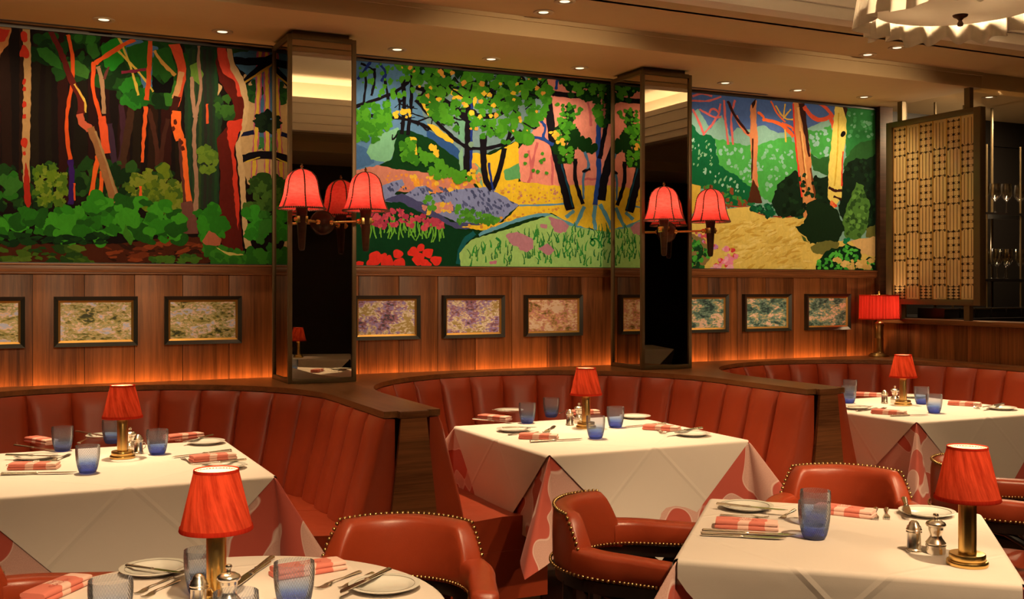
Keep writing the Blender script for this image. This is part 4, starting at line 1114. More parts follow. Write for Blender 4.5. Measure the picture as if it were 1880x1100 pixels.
def sconce(cx, label):
    y0 = 5.425 - 0.176
    t = thing('wall_sconce', label, 'sconce', (cx, y0, 1.745))
    b = B()
    b.v = []
    pl = B().lathe([(0.0, 0.040), (0.018, 0.039), (0.038, 0.030), (0.052, 0.012), (0.056, 0.006), (0.062, 0.004), (0.062, -0.006), (0.0, -0.006)], 28)
    pl.v = [(x, -z, y) for x, y, z in pl.v]
    pl.build('rosette', 'wood_dark', t)
    for s in (-1, 1):
        ax, ay = s * 0.16, -0.205
        arm = B().tube([(s * 0.03, -0.03, 0.0), (s * 0.10, -0.122, 0.0), (ax, ay, 0.0)], 0.0065, 10)
        arm.ball((s * 0.034, -0.036, 0), 0.014, 10, 8); arm.ball((ax - s * 0.026, ay + 0.034, 0), 0.013, 10, 8)
        a = arm.build('arm', 'brass', t)
        br = B().box(-0.026, 0.026, -0.020, 0.020, -0.016, 0.016)
        br.v = [(x + ax, y + ay, z) for x, y, z in br.v]
        br.ball((ax + s * 0.032, ay - 0.006, 0), 0.010, 10, 6)
        br.build('bracket', 'brass', t, bevel=0.0015)
        B().lathe([(0.0, -0.150), (0.012, -0.148), (0.015, -0.138), (0.016, -0.132), (0.026, 0.03), (0.030, 0.062), (0.0, 0.062)], 18, (ax, ay, 0)).build('handle', 'wood_dark', t)
        zs = 0.052
        sh = B().lathe(bell_profile(), 36, (ax, ay, zs)).build('shade', 'bell', t, sharp=80)
        lace = B()
        prof = bell_profile()
        for k in range(6):
            an = 2 * pi * k / 6 + 0.45
            pr = [((r + 0.002) * cos(an) + ax, (r + 0.002) * sin(an) + ay, z + zs) for r, z in prof]
            lace.tube(pr, 0.0032, 6)
            for i in range(22):     # twisted cord: small knots along the seam
                u = i / 21 * (len(pr) - 1); j = min(int(u), len(pr) - 2); q = u - j
                lace.ball(tuple(pr[j][c] * (1 - q) + pr[j + 1][c] * q for c in range(3)), 0.0046, 5, 3)
        lace.build('seam_lacing', 'lace', sh)
        rim = B()
        for i in range(64):
            an = 2 * pi * i / 64
            rim.ball((0.1125 * cos(an) + ax, 0.1125 * sin(an) + ay, zs), 0.0056, 5, 3)
        rim.build('rim_lacing', 'lace', sh)
        B().lathe([(0.0, 0.184), (0.012, 0.186), (0.008, 0.192), (0.004, 0.197), (0.008, 0.203), (0.004, 0.209), (0.005, 0.213), (0.0, 0.217)], 12, (ax, ay, zs)).build('finial', 'old_brass', sh)
        B().ball((ax, ay, zs + 0.10), 0.014, 12, 8, 1.4).build('bulb', 'bulb', t)
        light('POINT', 'sconce_bulb', (ax, ay, zs + 0.085), P_SCONCE, WARM, None, t, shadow_soft_size=0.02)
    return t
sconce(C1, 'two-armed brass wall sconce with red bell shades on the first mirrored column')
sconce(C2, 'two-armed brass wall sconce with red bell shades on the second mirrored column')

# ------------------------------------------------------------------ etched screen
def screen():
    y0, y1, z0, z1 = 4.82, 5.62, 1.300, 2.575
    xc = RX - 0.010
    t = thing('etched_screen', 'dark framed screen of six etched amber glass strips standing on the low wall', 'screen', (xc, (y0 + y1) / 2, 0))
    hw = (y1 - y0) / 2
    f, d = 0.052, 0.026
    for s in (-1, 1):
        B().box(-d, d, s * hw - (f if s > 0 else 0), s * hw + (f if s < 0 else 0), z0, z1).build('stile', 'bronze', t, bevel=0.002)
    B().box(-d, d, -hw + f, hw - f, z1 - f * 0.72, z1).build('rail', 'bronze', t, bevel=0.002)
    B().box(-d, d, -hw + f, hw - f, z0, z0 + f * 0.72).build('rail', 'bronze', t, bevel=0.002)
    for yy in (-hw + 0.11, hw - 0.12):
        B().box(-0.017, 0.017, yy - 0.022, yy + 0.022, z1, MID if yy > 0 else MID).build('hanger_post', 'bronze', t)
    B().box(-0.017, 0.017, -hw + 0.09, -hw + 0.134, 1.200, z0).build('foot_post', 'bronze', t)
    B().box(-0.017, 0.017, hw - 0.134, hw - 0.09, 1.200, z0).build('foot_post', 'bronze', t)
    n = 6
    a0, a1 = -hw + f, hw - f
    g0, g1 = z0 + f * 0.72, z1 - f * 0.72
    ww = (a1 - a0) / n
    cell = (g1 - g0) / 6.6
    for i in range(n):
        ya, yb = a0 + ww * i + 0.0015, a0 + ww * (i + 1) - 0.0015
        st = B().box(-0.006, 0.006, ya, yb, g0, g1).build('glass_strip', 'amber_glass', t, bevel=0.0012)
        B().box(-0.010, 0.004, yb - 0.002, yb + 0.0035, g0, g1).build('edge_glint', 'gold', t)  # gold sliver added as the bright bevel highlight between strips
        e = B()
        xx = -0.0068
        def line(p, q, w):
            dy, dz = q[0] - p[0], q[1] - p[1]; L = math.hypot(dy, dz) or 1
            ny, nz = -dz / L * w / 2, dy / L * w / 2
            e.add([(xx, p[0] + ny, p[1] + nz), (xx, q[0] + ny, q[1] + nz), (xx, q[0] - ny, q[1] - nz), (xx, p[0] - ny, p[1] - nz)], [(0, 1, 2, 3)])
        z = g1 - (0.35 + 0.3 * (i % 2)) * cell * 0.2; c = 0
        yl, yr = ya + 0.012, yb - 0.012
        while z > g0 + 0.03:
            zb = max(g0 + 0.004, z - cell)
            if (c + i) % 2 == 0:
                for u in (0.18, 0.5, 0.82):
                    line((yl + (yr - yl) * u, z - 0.006), (yl + (yr - yl) * u, zb + 0.006), 0.0042)
            else:
                # two columns of hexagons that share dark three-cornered knots
                rows = 4; hh = (z - zb) / rows; cw = (yr - yl) / 2
                for r in range(rows + 1):
                    zz = zb + hh * r
                    for cc in range(3):
                        yy = yl + cw * cc
                        sgn = 1 if (r + cc) % 2 == 0 else -1
                        for s2 in (-1, 1):
                            e.add([(xx, yy - 0.0095, zz + s2 * 0.0005), (xx, yy + 0.0095, zz + s2 * 0.0005), (xx, yy, zz + s2 * 0.0125)], [(0, 1, 2)])
                        if r < rows:
                            line((yy, zz), (yy, zz + hh), 0.0040)
                    for cc in range(2):
                        if r < rows:
                            ym = yl + cw * (cc + 0.5)
                            line((ym - cw / 2, zz), (ym - cw * 0.12, zz + hh * 0.16), 0.0036); line((ym + cw / 2, zz), (ym + cw * 0.12, zz + hh * 0.16), 0.0036)
                            line((ym - cw / 2, zz + hh), (ym - cw * 0.12, zz + hh * 0.84), 0.0036); line((ym + cw / 2, zz + hh), (ym + cw * 0.12, zz + hh * 0.84), 0.0036)
                line((yl, z), (yr, z), 0.003); line((yl, zb), (yr, zb), 0.003)
            z = zb; c += 1
        e.build('etched_pattern', 'etch', st)
    return t
screen()

# ------------------------------------------------------------------ bar beyond the low wall
struct(B().box(5.7, 9.2, 6.42, 6.5, 0, 3.2), 'wall_bar', 'dark_wall')
bar = thing('bar_shelving', 'black bar shelving with hanging rods, right of the etched screen', 'shelving', (0, 0, 0))
B().box(5.95, 8.6, 5.42, 5.80, 1.945, 1.960).build('shelf', 'black_wood', bar)
B().box(5.95, 8.6, 5.42, 5.80, 1.462, 1.478).build('shelf', 'black_wood', bar)
B().box(5.95, 8.6, 5.30, 6.35, 1.16, 1.20).build('counter', 'black_wood', bar)
B().box(5.95, 8.6, 6.30, 6.34, 1.2, 2.6).build('back_mirror', 'black', bar)
B().box(5.75, 9.0, 6.28, 6.40, 2.60, MID).build('header', 'black', bar)
for x in (5.98, 6.28, 6.58, 6.88):
    B().tube([(x, 5.79, 1.2), (x, 5.79, 2.80)], 0.010, 8).build('rod', 'bronze', bar)
for x in (6.06, 6.40, 6.75):
    B().tube([(x, 5.43, 1.2), (x, 5.43, 2.45)], 0.007, 8).build('rod', 'bronze', bar)
light('AREA', 'bar_light', (6.6, 5.35, 2.72), 55.0, WARM, aim((6.6, 5.35, 2.72), (6.4, 5.7, 1.5)), shape='RECTANGLE', size=1.6, size_y=0.08)
light('POINT', 'bar_glow', (6.9, 6.0, 1.75), 4.0, WARM, shadow_soft_size=0.03)
def wine_glass():
    t = thing('wine_glass', '', 'wine glass')
    B().lathe([(0.0, 0.0), (0.034, 0.001), (0.034, 0.003), (0.010, 0.007), (0.0042, 0.016), (0.0038, 0.085), (0.008, 0.096), (0.026, 0.112), (0.038, 0.138), (0.041, 0.165), (0.037, 0.205), (0.034, 0.222), (0.0328, 0.222), (0.036, 0.200), (0.0395, 0.165), (0.036, 0.139), (0.024, 0.115), (0.0, 0.100)], 22).build('bowl_and_stem', 'glass', t)
    return learn(t)
wg = None
for (px, zz, yy, lab) in ((1806, 1.960, 5.50, 'first in the row on the upper bar shelf'), (1827, 1.960, 5.52, 'second in the row on the upper bar shelf'), (1848, 1.960, 5.50, 'third in the row on the upper bar shelf'), (1872, 1.960, 5.52, 'fourth in the row on the upper bar shelf'),
                          (1805, 1.478, 5.50, 'first in the row on the lower bar shelf'), (1821, 1.478, 5.60, 'second in the row on the lower bar shelf, set back'), (1831, 1.478, 5.48, 'third in the row on the lower bar shelf'), (1845, 1.478, 5.60, 'fourth in the row on the lower bar shelf, set back'), (1849, 1.478, 5.49, 'fifth in the row on the lower bar shelf'), (1874, 1.478, 5.50, 'last in the row on the lower bar shelf')):
    loc = (px_y(px, 400, yy).x, yy, zz)
    lab = 'clear stemmed wine glass, ' + lab
    if wg is None:
        wg = wine_glass(); wg.location = loc; wg['label'] = lab; wg['group'] = 'wine glasses on the bar shelves'
    else:
        copy_tree(wg, loc, 0, lab, 'wine glasses on the bar shelves')
# low rack of dark boxes and bottles lying on the bar counter
for i in range(8):
    x = 5.90 + 0.155 * i
    b = B().box(x, x + 0.145, 5.36, 5.60, 1.20, 1.272).build('drawer_box', 'black_wood', bevel=0.003)
    tag(b, ('first', 'second', 'third', 'fourth', 'fifth', 'sixth', 'seventh', 'eighth')[i] + ' black brass-edged box along the bar counter, counted from the pleated lamp', 'box', 'black boxes on the bar counter')
    B().box(x + 0.004, x + 0.141, 5.357, 5.361, 1.262, 1.269).build('brass_edge', 'old_brass', b)

# ------------------------------------------------------------------ chandelier
def chandelier(x, y, z):
    t = thing('chandelier', 'round chandelier with a ruffled cream linen skirt and a glowing bowl', 'chandelier', (x, y, z))
    R = 0.345
    def ruffle(u, v, dr=0.0):
        a = 2 * pi * u
        wv = sin(26 * a + 1.2 * sin(3 * a)) * 0.022 + sin(17 * a + 2) * 0.010
        r = R - 0.012 + wv * (1.15 - 0.75 * v) + 0.008 * (1 - v) + dr
        zz = 0.20 * v + 0.010 * sin(9 * a) * (1 - v) + 0.006 * sin(23 * a)
        return (r * cos(a), r * sin(a), zz - 0.012)
    B().grid(lambda u, v: ruffle(u, v), 360, 8, cu=True).build('ruffle', 'ruffle', t, sharp=80)
    B().lathe([(0.0, 0.012), (0.12, 0.015), (0.22, 0.027), (0.295, 0.045), (0.306, 0.055), (0.295, 0.058), (0.0, 0.03)], 48).build('bowl', 'diffuser', t)
    B().lathe([(0.0, -0.030), (0.009, -0.027), (0.011, -0.020), (0.008, -0.012), (0.006, -0.008), (0.012, 0.0), (0.024, 0.006), (0.027, 0.012), (0.0, 0.016)], 18).build('finial', 'wood_dark', t)
    B().lathe([(0.30, 0.185), (0.335, 0.185), (0.335, 0.195), (0.30, 0.195)], 40, closed=True).build('hoop', 'old_brass', t)
    b = B()
    for k in range(3):
        a = 2 * pi * k / 3
        b.tube([(0.315 * cos(a), 0.315 * sin(a), 0.19), (0.02 * cos(a), 0.02 * sin(a), 0.34)], 0.005, 6)
    b.tube([(0, 0, 0.32), (0, 0, TOP - z - 0.03)], 0.008, 8)
    b.build('stem', 'old_brass', t)
    B().lathe([(0.0, -0.03), (0.06, -0.022), (0.07, 0.0), (0.0, 0.0)], 24, (0, 0, TOP - z)).build('canopy', 'old_brass', t)
    bulbs = B()
    for k in range(3):
        bx, by = 0.15 * cos(2.1 * k + 0.4), 0.15 * sin(2.1 * k + 0.4)
        bulbs.ball((bx, by, 0.13), 0.022, 12, 8, 1.3)
        light('POINT', 'chandelier_bulb', (bx, by, 0.13), 28.0, WARM, None, t, shadow_soft_size=0.03)
    bulbs.build('bulb', 'bulb', t)
    return t
q = px_h(1763, 34, 2.385)
chandelier(q.x, q.y, 2.385)
# ------------------------------------------------------------------ tables and cloths
TZ = 0.756                      # top of the laid cloth
def table(loc, rz, label, hx, hy=None, round_=False):
    t = thing('dining_table', label, 'table', (loc[0], loc[1], 0), rz)
    hy = hy or hx
    if round_:
        B().lathe([(0.0, 0.722), (hx - 0.01, 0.722), (hx, 0.728), (hx, 0.744), (hx - 0.004, 0.748), (0.0, 0.748)], 48).build('tabletop', 'wood_dark', t)
    else:
        B().box(-hx, hx, -hy, hy, 0.722, 0.748).build('tabletop', 'wood_dark', t, bevel=0.004)
    B().lathe([(0.0, 0.03), (0.05, 0.03), (0.04, 0.08), (0.033, 0.3), (0.033, 0.68), (0.07, 0.722), (0.0, 0.722)], 20).build('pedestal', 'black_wood', t)
    B().lathe([(0.0, 0.0), (0.24, 0.0), (0.24, 0.012), (0.08, 0.03), (0.0, 0.03)], 32).build('base', 'black_wood', t)
    return t

def drape_pt(p, q, hx, hy, zt, ra=0.012, fold=1.0, flare=0.05):
    """Where a flat cloth's point (p, q) comes to lie over a table of half sizes hx, hy."""
    du, dv = abs(p) - hx, abs(q) - hy
    sx, sy = (1 if p > 0 else -1), (1 if q > 0 else -1)
    def hang(d):
        """out, down for arc length d past the edge, with a rounded bend."""
        L = ra * pi / 2
        if d <= 0: return 0.0, 0.0
        if d < L:
            a = d / ra
            return ra * sin(a), ra * (1 - cos(a))
        e = d - L
        return ra + e * flare, ra + e * sqrt(1 - flare * flare)
    if du <= 0 and dv <= 0: return (p, q, zt)
    if dv <= 0:
        o, dn = hang(du); return (sx * (hx + o), q, zt - dn)
    if du <= 0:
        o, dn = hang(dv); return (p, sy * (hy + o), zt - dn)
    r = math.hypot(du, dv); ph = atan2(dv, du)
    fin = ph if ph < pi / 4 else pi / 2 - ph
    o, dn = hang(r)
    out = r * sin(fin) * 0.80 * fold
    lat = r * 0.16 * sin(4 * fin) * (1 if ph < pi / 4 else -1)
    dn = dn * sqrt(max(0.05, 1 - (sin(fin) * 0.8) ** 2 - 0.02))
    c = 0.70710678
    x = hx + o * c + out * c + lat * c
    y = hy + o * c + out * c - lat * c
    return (sx * x, sy * y, zt - dn)

def cloth_mesh(hx, hy, test, zt, umax, vmax, wob=0.006, seed=0, flare=0.05):
    """A cloth as strips parallel to the table's edges, so that it bends cleanly over them."""
    L = 0.012 * pi / 2
    def ticks(h, mx):
        drop = [0, L * 0.25, L * 0.5, L * 0.75, L] + [L + (mx - h - L) * i / 16 for i in range(1, 17)]
        a = [h + d for d in drop]
        inn = [h * i / 10 for i in range(-9, 10)]
        return [-x for x in reversed(a)] + inn + a
    return ticks(hx, umax), ticks(hy, vmax)

def undercloth(loc, rz, hx, hy, drop, label, seed=0):
    us, vs = cloth_mesh(hx, hy, None, 0, hx + drop, hy + drop)
    b = B(); b.uv = []
    rr = random.Random(seed); ph = rr.uniform(0, 6)
    for u in us:
        for v in vs:
            x, y, z = drape_pt(u, v, hx, hy, 0.7515)
            k = max(0.0, 0.7515 - z)
            wv = 0.02 * k * sin(9 * (u + v) + ph) * min(1, k * 3)
            l_ = math.hypot(x, y) or 1
            b.v.append((x + x / l_ * wv, y + y / l_ * wv, z)); b.uv.append((u + seed, v))
    n = len(vs)
    e = 1e-9
    for i in range(len(us) - 1):
        for j in range(n - 1):
            um, vm = (us[i] + us[i + 1]) / 2, (vs[j] + vs[j + 1]) / 2
            if abs(um) > hx and abs(vm) > hy: continue          # the corners are laid as fans below
            b.f.append((i * n + j, (i + 1) * n + j, (i + 1) * n + j + 1, i * n + j + 1))
    for sx in (-1, 1):
        for sy in (-1, 1):
            k = len(b.v); nf, nr = 24, 18
            for i in range(nf + 1):
                ph_ = pi / 2 * i / nf
                rm = drop / max(cos(ph_), sin(ph_))
                for j in range(nr + 1):
                    r = rm * (j / nr) ** 1.3 + 1e-5
                    u, v = sx * (hx + r * cos(ph_)), sy * (hy + r * sin(ph_))
                    if i == 0: v = sy * hy
                    if i == nf: u = sx * hx
                    x, y, z = drape_pt(u, v, hx, hy, 0.7515)
                    kk = max(0.0, 0.7515 - z)
                    wv = 0.02 * kk * sin(9 * (u + v) + ph) * min(1, kk * 3)
                    l_ = math.hypot(x, y) or 1
                    b.v.append((x + x / l_ * wv, y + y / l_ * wv, z)); b.uv.append((u + seed, v))
            for i in range(nf):
                for j in range(nr):
                    a = k + i * (nr + 1) + j
                    b.f.append((a, a + nr + 1, a + nr + 2, a + 1))
    o = b.build('undercloth', 'coral', sharp=180)
    o.location = (loc[0], loc[1], 0); o.rotation_euler = (0, 0, rz)
    return tag(o, label, 'tablecloth')

def overcloth(loc, rz, h, D, label, seed=0, zt=TZ, cs=1.0):
    """A white square laid as a diamond: |p| + |q| <= D, hanging as a triangle on each side."""
    b = B(); b.uv = []
    rr = random.Random(seed)
    def P(p, q, k):
        x, y, z = drape_pt(p, q, h, h, zt, 0.014, flare=0.045)
        b.v.append((x, y, z)); b.uv.append(((p + q) * 0.70710678 * cs, (p - q) * 0.70710678 * cs))
    n = 14
    g = [h * i / n for i in range(-n, n + 1)]
    for u in g:
        for v in g: P(u, v, 0)
    m_ = len(g)
    for i in range(m_ - 1):
        for j in range(m_ - 1):
            b.f.append((i * m_ + j, (i + 1) * m_ + j, (i + 1) * m_ + j + 1, i * m_ + j + 1))
    L = 0.014 * pi / 2
    rows = [0, L * 0.25, L * 0.5, L * 0.75, L] + [L + (D - h - L) * i / 14 for i in range(1, 15)]
    amp = [rr.uniform(-0.012, 0.012) for _ in range(8)]
    for side in range(4):
        k0 = len(b.v)
        for ri, d in enumerate(rows):
            ext = min(h, D - h - d) if ri < len(rows) - 1 else 0.003
            for j in range(m_):
                s = -1 + 2 * j / (m_ - 1)
                p, q = s * ext, h + d
                if side == 1: p, q = q, -p
                if side == 2: p, q = -p, -q
                if side == 3: p, q = -q, p
                P(p, q, d)
                x, y, z = b.v[-1]
                kk = max(0, zt - z)
                wv = kk * (amp[side] * 3 * sin(3.1 * s * ext / h + side) + 0.018 * sin(7 * s * ext + seed))
                nx, ny = ((0, 1), (1, 0), (0, -1), (-1, 0))[side]
                b.v[-1] = (x + nx * wv, y + ny * wv, z)
        for ri in range(len(rows) - 1):
            for j in range(m_ - 1):
                a = k0 + ri * m_ + j
                b.f.append((a, a + 1, a + 1 + m_, a + m_))
    o = b.build('tablecloth', 'linen', sharp=180, weld=False)
    o.location = (loc[0], loc[1], 0); o.rotation_euler = (0, 0, rz)
    return tag(o, label, 'tablecloth')

def round_cloth(loc, R, drop, label):
    b = B(); b.uv = []
    ra = 0.014
    nr = [0, 0.3 * R, 0.6 * R, 0.85 * R, R] + [R + ra * pi / 2 * i / 4 for i in range(1, 5)] + [R + ra * pi / 2 + drop * i / 8 for i in range(1, 9)]
    n = 96
    for r in nr:
        for i in range(n):
            a = 2 * pi * i / n
            if r <= R: rr, z = r, TZ
            elif r < R + ra * pi / 2 + 1e-6:
                t = (r - R) / ra; rr, z = R + ra * sin(t), TZ - ra * (1 - cos(t))
            else:
                e = r - R - ra * pi / 2
                rr, z = R + ra + e * (0.10 + 0.16 * sin(8 * a + 0.7)) * min(1, e / drop), TZ - ra - e
            b.v.append((rr * cos(a), rr * sin(a), z)); b.uv.append((r * cos(a), r * sin(a)))
    for k in range(len(nr) - 1):
        for i in range(n):
            j = (i + 1) % n
            b.f.append((k * n + i, (k + 1) * n + i, (k + 1) * n + j, k * n + j))
    o = b.build('tablecloth', 'linen', sharp=180)
    o.location = (loc[0], loc[1], 0)
    return tag(o, label, 'tablecloth')

H1 = 0.475
TB = [((0.375, 4.215), 0, 'left booth'), ((2.43, 4.20), 0, 'middle booth'), ((4.53, 4.33), 0, 'right booth')]
for (c, rz, nm), sd in zip(TB, (3, 8, 21)):
    table(c, rz, 'square pedestal table hidden under its cloths in the %s' % nm, H1)
    undercloth(c, rz, H1 + 0.003, H1 + 0.003, 0.36, 'coral patterned undercloth hanging in corner folds on the %s table' % nm, sd)
    overcloth(c, rz, H1 + 0.008, 2 * (H1 + 0.008) + 0.012, 'white tablecloth laid as a diamond on the %s table' % nm, sd)
C4, R4, H4 = (2.03, 2.19), radians(47.5), 0.375
table(C4, R4, 'square pedestal table hidden under a white cloth at the front right', H4)
undercloth(C4, R4, H4 + 0.003, H4 + 0.003, 0.34, 'coral undercloth showing at the left corner of the front right table', 33)
overcloth(C4, R4, H4 + 0.008, 2 * (H4 + 0.008) + 0.06, 'white tablecloth on the front right table, with the brass lamp at its corner', 5, cs=0.966)
C5, R5 = (0.405, 2.215), 0.445
table(C5, 0, 'round pedestal table hidden under a white cloth at the front left', R5, round_=True)
round_cloth(C5, R5 + 0.004, 0.30, 'white tablecloth on the round table at the front left')

# ------------------------------------------------------------------ table lamps
def table_lamp():
    t = thing('table_lamp', '', 'lamp')
    B().lathe([(0.0, 0.0), (0.046, 0.0), (0.0475, 0.003), (0.0475, 0.009), (0.0455, 0.012), (0.041, 0.0125), (0.0415, 0.015), (0.0415, 0.026), (0.040, 0.0285), (0.020, 0.0295), (0.0, 0.0295)], 40).build('base', 'brass', t)
    B().lathe([(0.0, 0.029), (0.0205, 0.029), (0.0205, 0.172), (0.017, 0.180), (0.008, 0.183), (0.008, 0.20), (0.0, 0.20)], 32).build('stem', 'brass', t)
    sh = B().lathe([(0.0745, 0.158), (0.0455, 0.282)], 48).build('shade', 'silk', t, sharp=80)
    B().lathe([(0.0737, 0.159), (0.0447, 0.281)], 40).build('liner', 'shade_liner', sh, sharp=80)
    B().lathe([(0.0752, 0.156), (0.0760, 0.158), (0.0745, 0.1655), (0.0735, 0.1640)], 48, closed=True).build('bottom_trim', 'silk_trim', sh)
    B().lathe([(0.0470, 0.2780), (0.0462, 0.2835), (0.0446, 0.2835), (0.0455, 0.2770)], 48, closed=True).build('top_trim', 'silk_trim', sh)
    B().ball((0, 0, 0.225), 0.013, 12, 8, 1.4).build('bulb', 'bulb', t)
    light('POINT', 'lamp_light', (0, 0, 0.232), P_LAMP, WARM, None, t, shadow_soft_size=0.016)
    return learn(t)
LAMPS = [(px_h(225, 841, TZ), 'on the left booth table'), (px_h(1076, 786, TZ), 'on the middle booth table'), (px_h(1658, 744, TZ), 'on the right booth table'),
         (px_h(1776, 1037, TZ), 'on the front right table, at its corner'), (Vector((0.402, 2.27, TZ)), 'on the round front table')]
proto = None
for (loc, lab) in LAMPS:
    lab = 'small brass lamp with a red silk shade ' + lab
    if proto is None:
        proto = table_lamp(); proto.location = loc; proto['label'] = lab; proto['group'] = 'brass table lamps'
    else:
        copy_tree(proto, loc, rnd.uniform(0, 6), lab, 'brass table lamps')

def console_lamp(loc):
    t = thing('console_lamp', 'tall brass lamp with a pleated red drum shade in the corner of the ledge', 'lamp', loc)
    B().lathe([(0.0, 0.0), (0.068, 0.0), (0.070, 0.006), (0.066, 0.014), (0.060, 0.016), (0.056, 0.024), (0.036, 0.027), (0.034, 0.034), (0.0, 0.034)], 32).build('base', 'old_brass', t)
    B().lathe([(0.030, 0.03), (0.0295, 0.125), (0.031, 0.128), (0.0295, 0.131), (0.030, 0.205), (0.034, 0.215), (0.028, 0.236), (0.012, 0.244), (0.009, 0.28), (0.0, 0.28)], 28).build('stem', 'old_brass', t)
    n = 144
    def pleat(u, v):
        a = 2 * pi * u
        r = 0.131 + 0.0035 * (1 if sin(36 * a * 1.0) > 0 else -1) * 1.0 - 0.004 * v
        return (r * cos(a), r * sin(a), 0.262 + 0.165 * v)
    sh = B().grid(pleat, n, 2, cu=True).build('shade', 'pleat', t, sharp=20)
    B().lathe([(0.137, 0.259), (0.137, 0.266), (0.133, 0.266), (0.133, 0.259)], 48, closed=True).build('bottom_trim', 'silk_trim', sh)
    B().lathe([(0.133, 0.422), (0.133, 0.429), (0.129, 0.429), (0.129, 0.422)], 48, closed=True).build('top_trim', 'silk_trim', sh)
    B().lathe([(0.0, 0.28), (0.004, 0.28), (0.004, 0.43), (0.008, 0.434), (0.006, 0.452), (0.0, 0.458)], 12).build('finial', 'brass', t)
    b = B()
    for k in range(3): b.tube([(0, 0, 0.428), (0.128 * cos(2.1 * k), 0.128 * sin(2.1 * k), 0.424)], 0.002, 6)
    b.build('spider', 'brass', t)
    light('POINT', 'lamp_light', (0.03, 0, 0.34), P_LAMP * 0.45, WARM, None, t, shadow_soft_size=0.02)
console_lamp((5.495, 5.56, LEDGE))

# ------------------------------------------------------------------ tableware
def tumbler():
    t = thing('tumbler', '', 'glass')
    out = [(0.0, 0.0), (0.024, 0.0), (0.0285, 0.003), (0.0325, 0.012), (0.0365, 0.028), (0.0400, 0.050), (0.0418, 0.072), (0.0420, 0.085), (0.0412, 0.098)]
    inn = [(0.0398, 0.098), (0.0404, 0.085), (0.0400, 0.070), (0.0382, 0.050), (0.0345, 0.030), (0.027, 0.016), (0.0, 0.011)]
    B().lathe(out + inn, 40).build('bowl', 'tumbler', t, sharp=50)
    return learn(t)

def napkin():
    t = thing('napkin', '', 'napkin')
    b = B()
    # two soft folds stacked, rounded at the left edge
    for k in range(2):
        z = 0.0032 + 0.0098 * k
        L, w = 0.076 - 0.002 * k, 0.0275 - 0.001 * k
        def leaf(u, v, z=z, L=L, w=w):
            a = 2 * pi * v
            x = -L + 2 * L * u
            puff = 1 + 0.25 * sin(3 * u + k)
            return (x, w * (abs(cos(a)) ** 0.35) * (1 if cos(a) > 0 else -1), z + 0.0028 + 0.0056 * puff * (abs(sin(a)) ** 0.6) * (1 if sin(a) > 0 else -1) * (0.8 if u in (0, 1) else 1))
        kk = len(b.v)
        b.grid(leaf, 14, 14, cv=True)
        b.f.append(tuple(kk + j for j in range(14))[::-1]); b.f.append(tuple(kk + 13 * 14 + j for j in range(14)))
    b.build('folded_cloth', 'napkin', t, sharp=50)
    for i, (word, yy) in enumerate((('THE', 0.007), ('COLONY', -0.009))):
        cu = bpy.data.curves.new('lettering', 'FONT')
        cu.body = word; cu.size = 0.0145; cu.align_x = 'CENTER'; cu.align_y = 'CENTER'; cu.extrude = 0.0
        tmp = bpy.data.objects.new('lettering', cu); COL.objects.link(tmp)
        bpy.context.view_layer.update()
        me = bpy.data.meshes.new_from_object(tmp.evaluated_get(bpy.context.evaluated_depsgraph_get()))
        bpy.data.objects.remove(tmp); bpy.data.curves.remove(cu)
        me.materials.clear(); me.materials.append(M['print'])
        o = bpy.data.objects.new('lettering', me)
        o.location = (-0.004, yy, 0.0232)
        COL.objects.link(o); o.parent = t
    return learn(t)

def plate():
    t = thing('side_plate', '', 'plate')
    B().lathe([(0.0, 0.001), (0.045, 0.001), (0.048, 0.0), (0.050, 0.002), (0.070, 0.0105), (0.0785, 0.0125), (0.0790, 0.0142), (0.076, 0.0150), (0.056, 0.0095), (0.050, 0.0060), (0.0, 0.0052)], 48).build('dish', 'china', t, sharp=60)
    B().lathe([(0.0655, 0.01335), (0.0668, 0.01370), (0.0668, 0.0126), (0.0655, 0.0122)], 48, closed=True).build('rim_line', 'china_line', t)
    return learn(t)

def knife():
    t = thing('table_knife', '', 'knife')
    B().tube([(-0.108, 0, 0.005), (-0.106, 0, 0.005), (-0.08, 0, 0.005), (-0.03, 0, 0.005), (-0.012, 0, 0.005), (-0.008, 0, 0.005), (0, 0, 0.005)], [0.004, 0.0075, 0.0072, 0.0056, 0.0056, 0.0068, 0.0045], 10, 0.62).build('handle', 'steel', t)
    n = 12; b = B()
    for s in (1, -1):
        for i in range(n + 1):
            u = i / n; x = -0.002 + 0.112 * u
            top = 0.0066 + 0.0014 * sin(pi * u); bot = -0.0066 - 0.0026 * sin(pi * u * 0.9)
            if u > 0.75:
                q = (u - 0.75) / 0.25; bot += q * q * 0.0135
            b.v += [(x, top, 0.005 + s * 0.0009), (x, bot, 0.005 + s * 0.0003)]
    k = 2 * (n + 1)
    for i in range(n):
        a = 2 * i
        b.f += [(a, a + 1, a + 3, a + 2), (k + a, k + a + 2, k + a + 3, k + a + 1), (a, a + 2, k + a + 2, k + a), (a + 1, k + a + 1, k + a + 3, a + 3)]
    b.build('blade', 'steel', t)
    return learn(t)

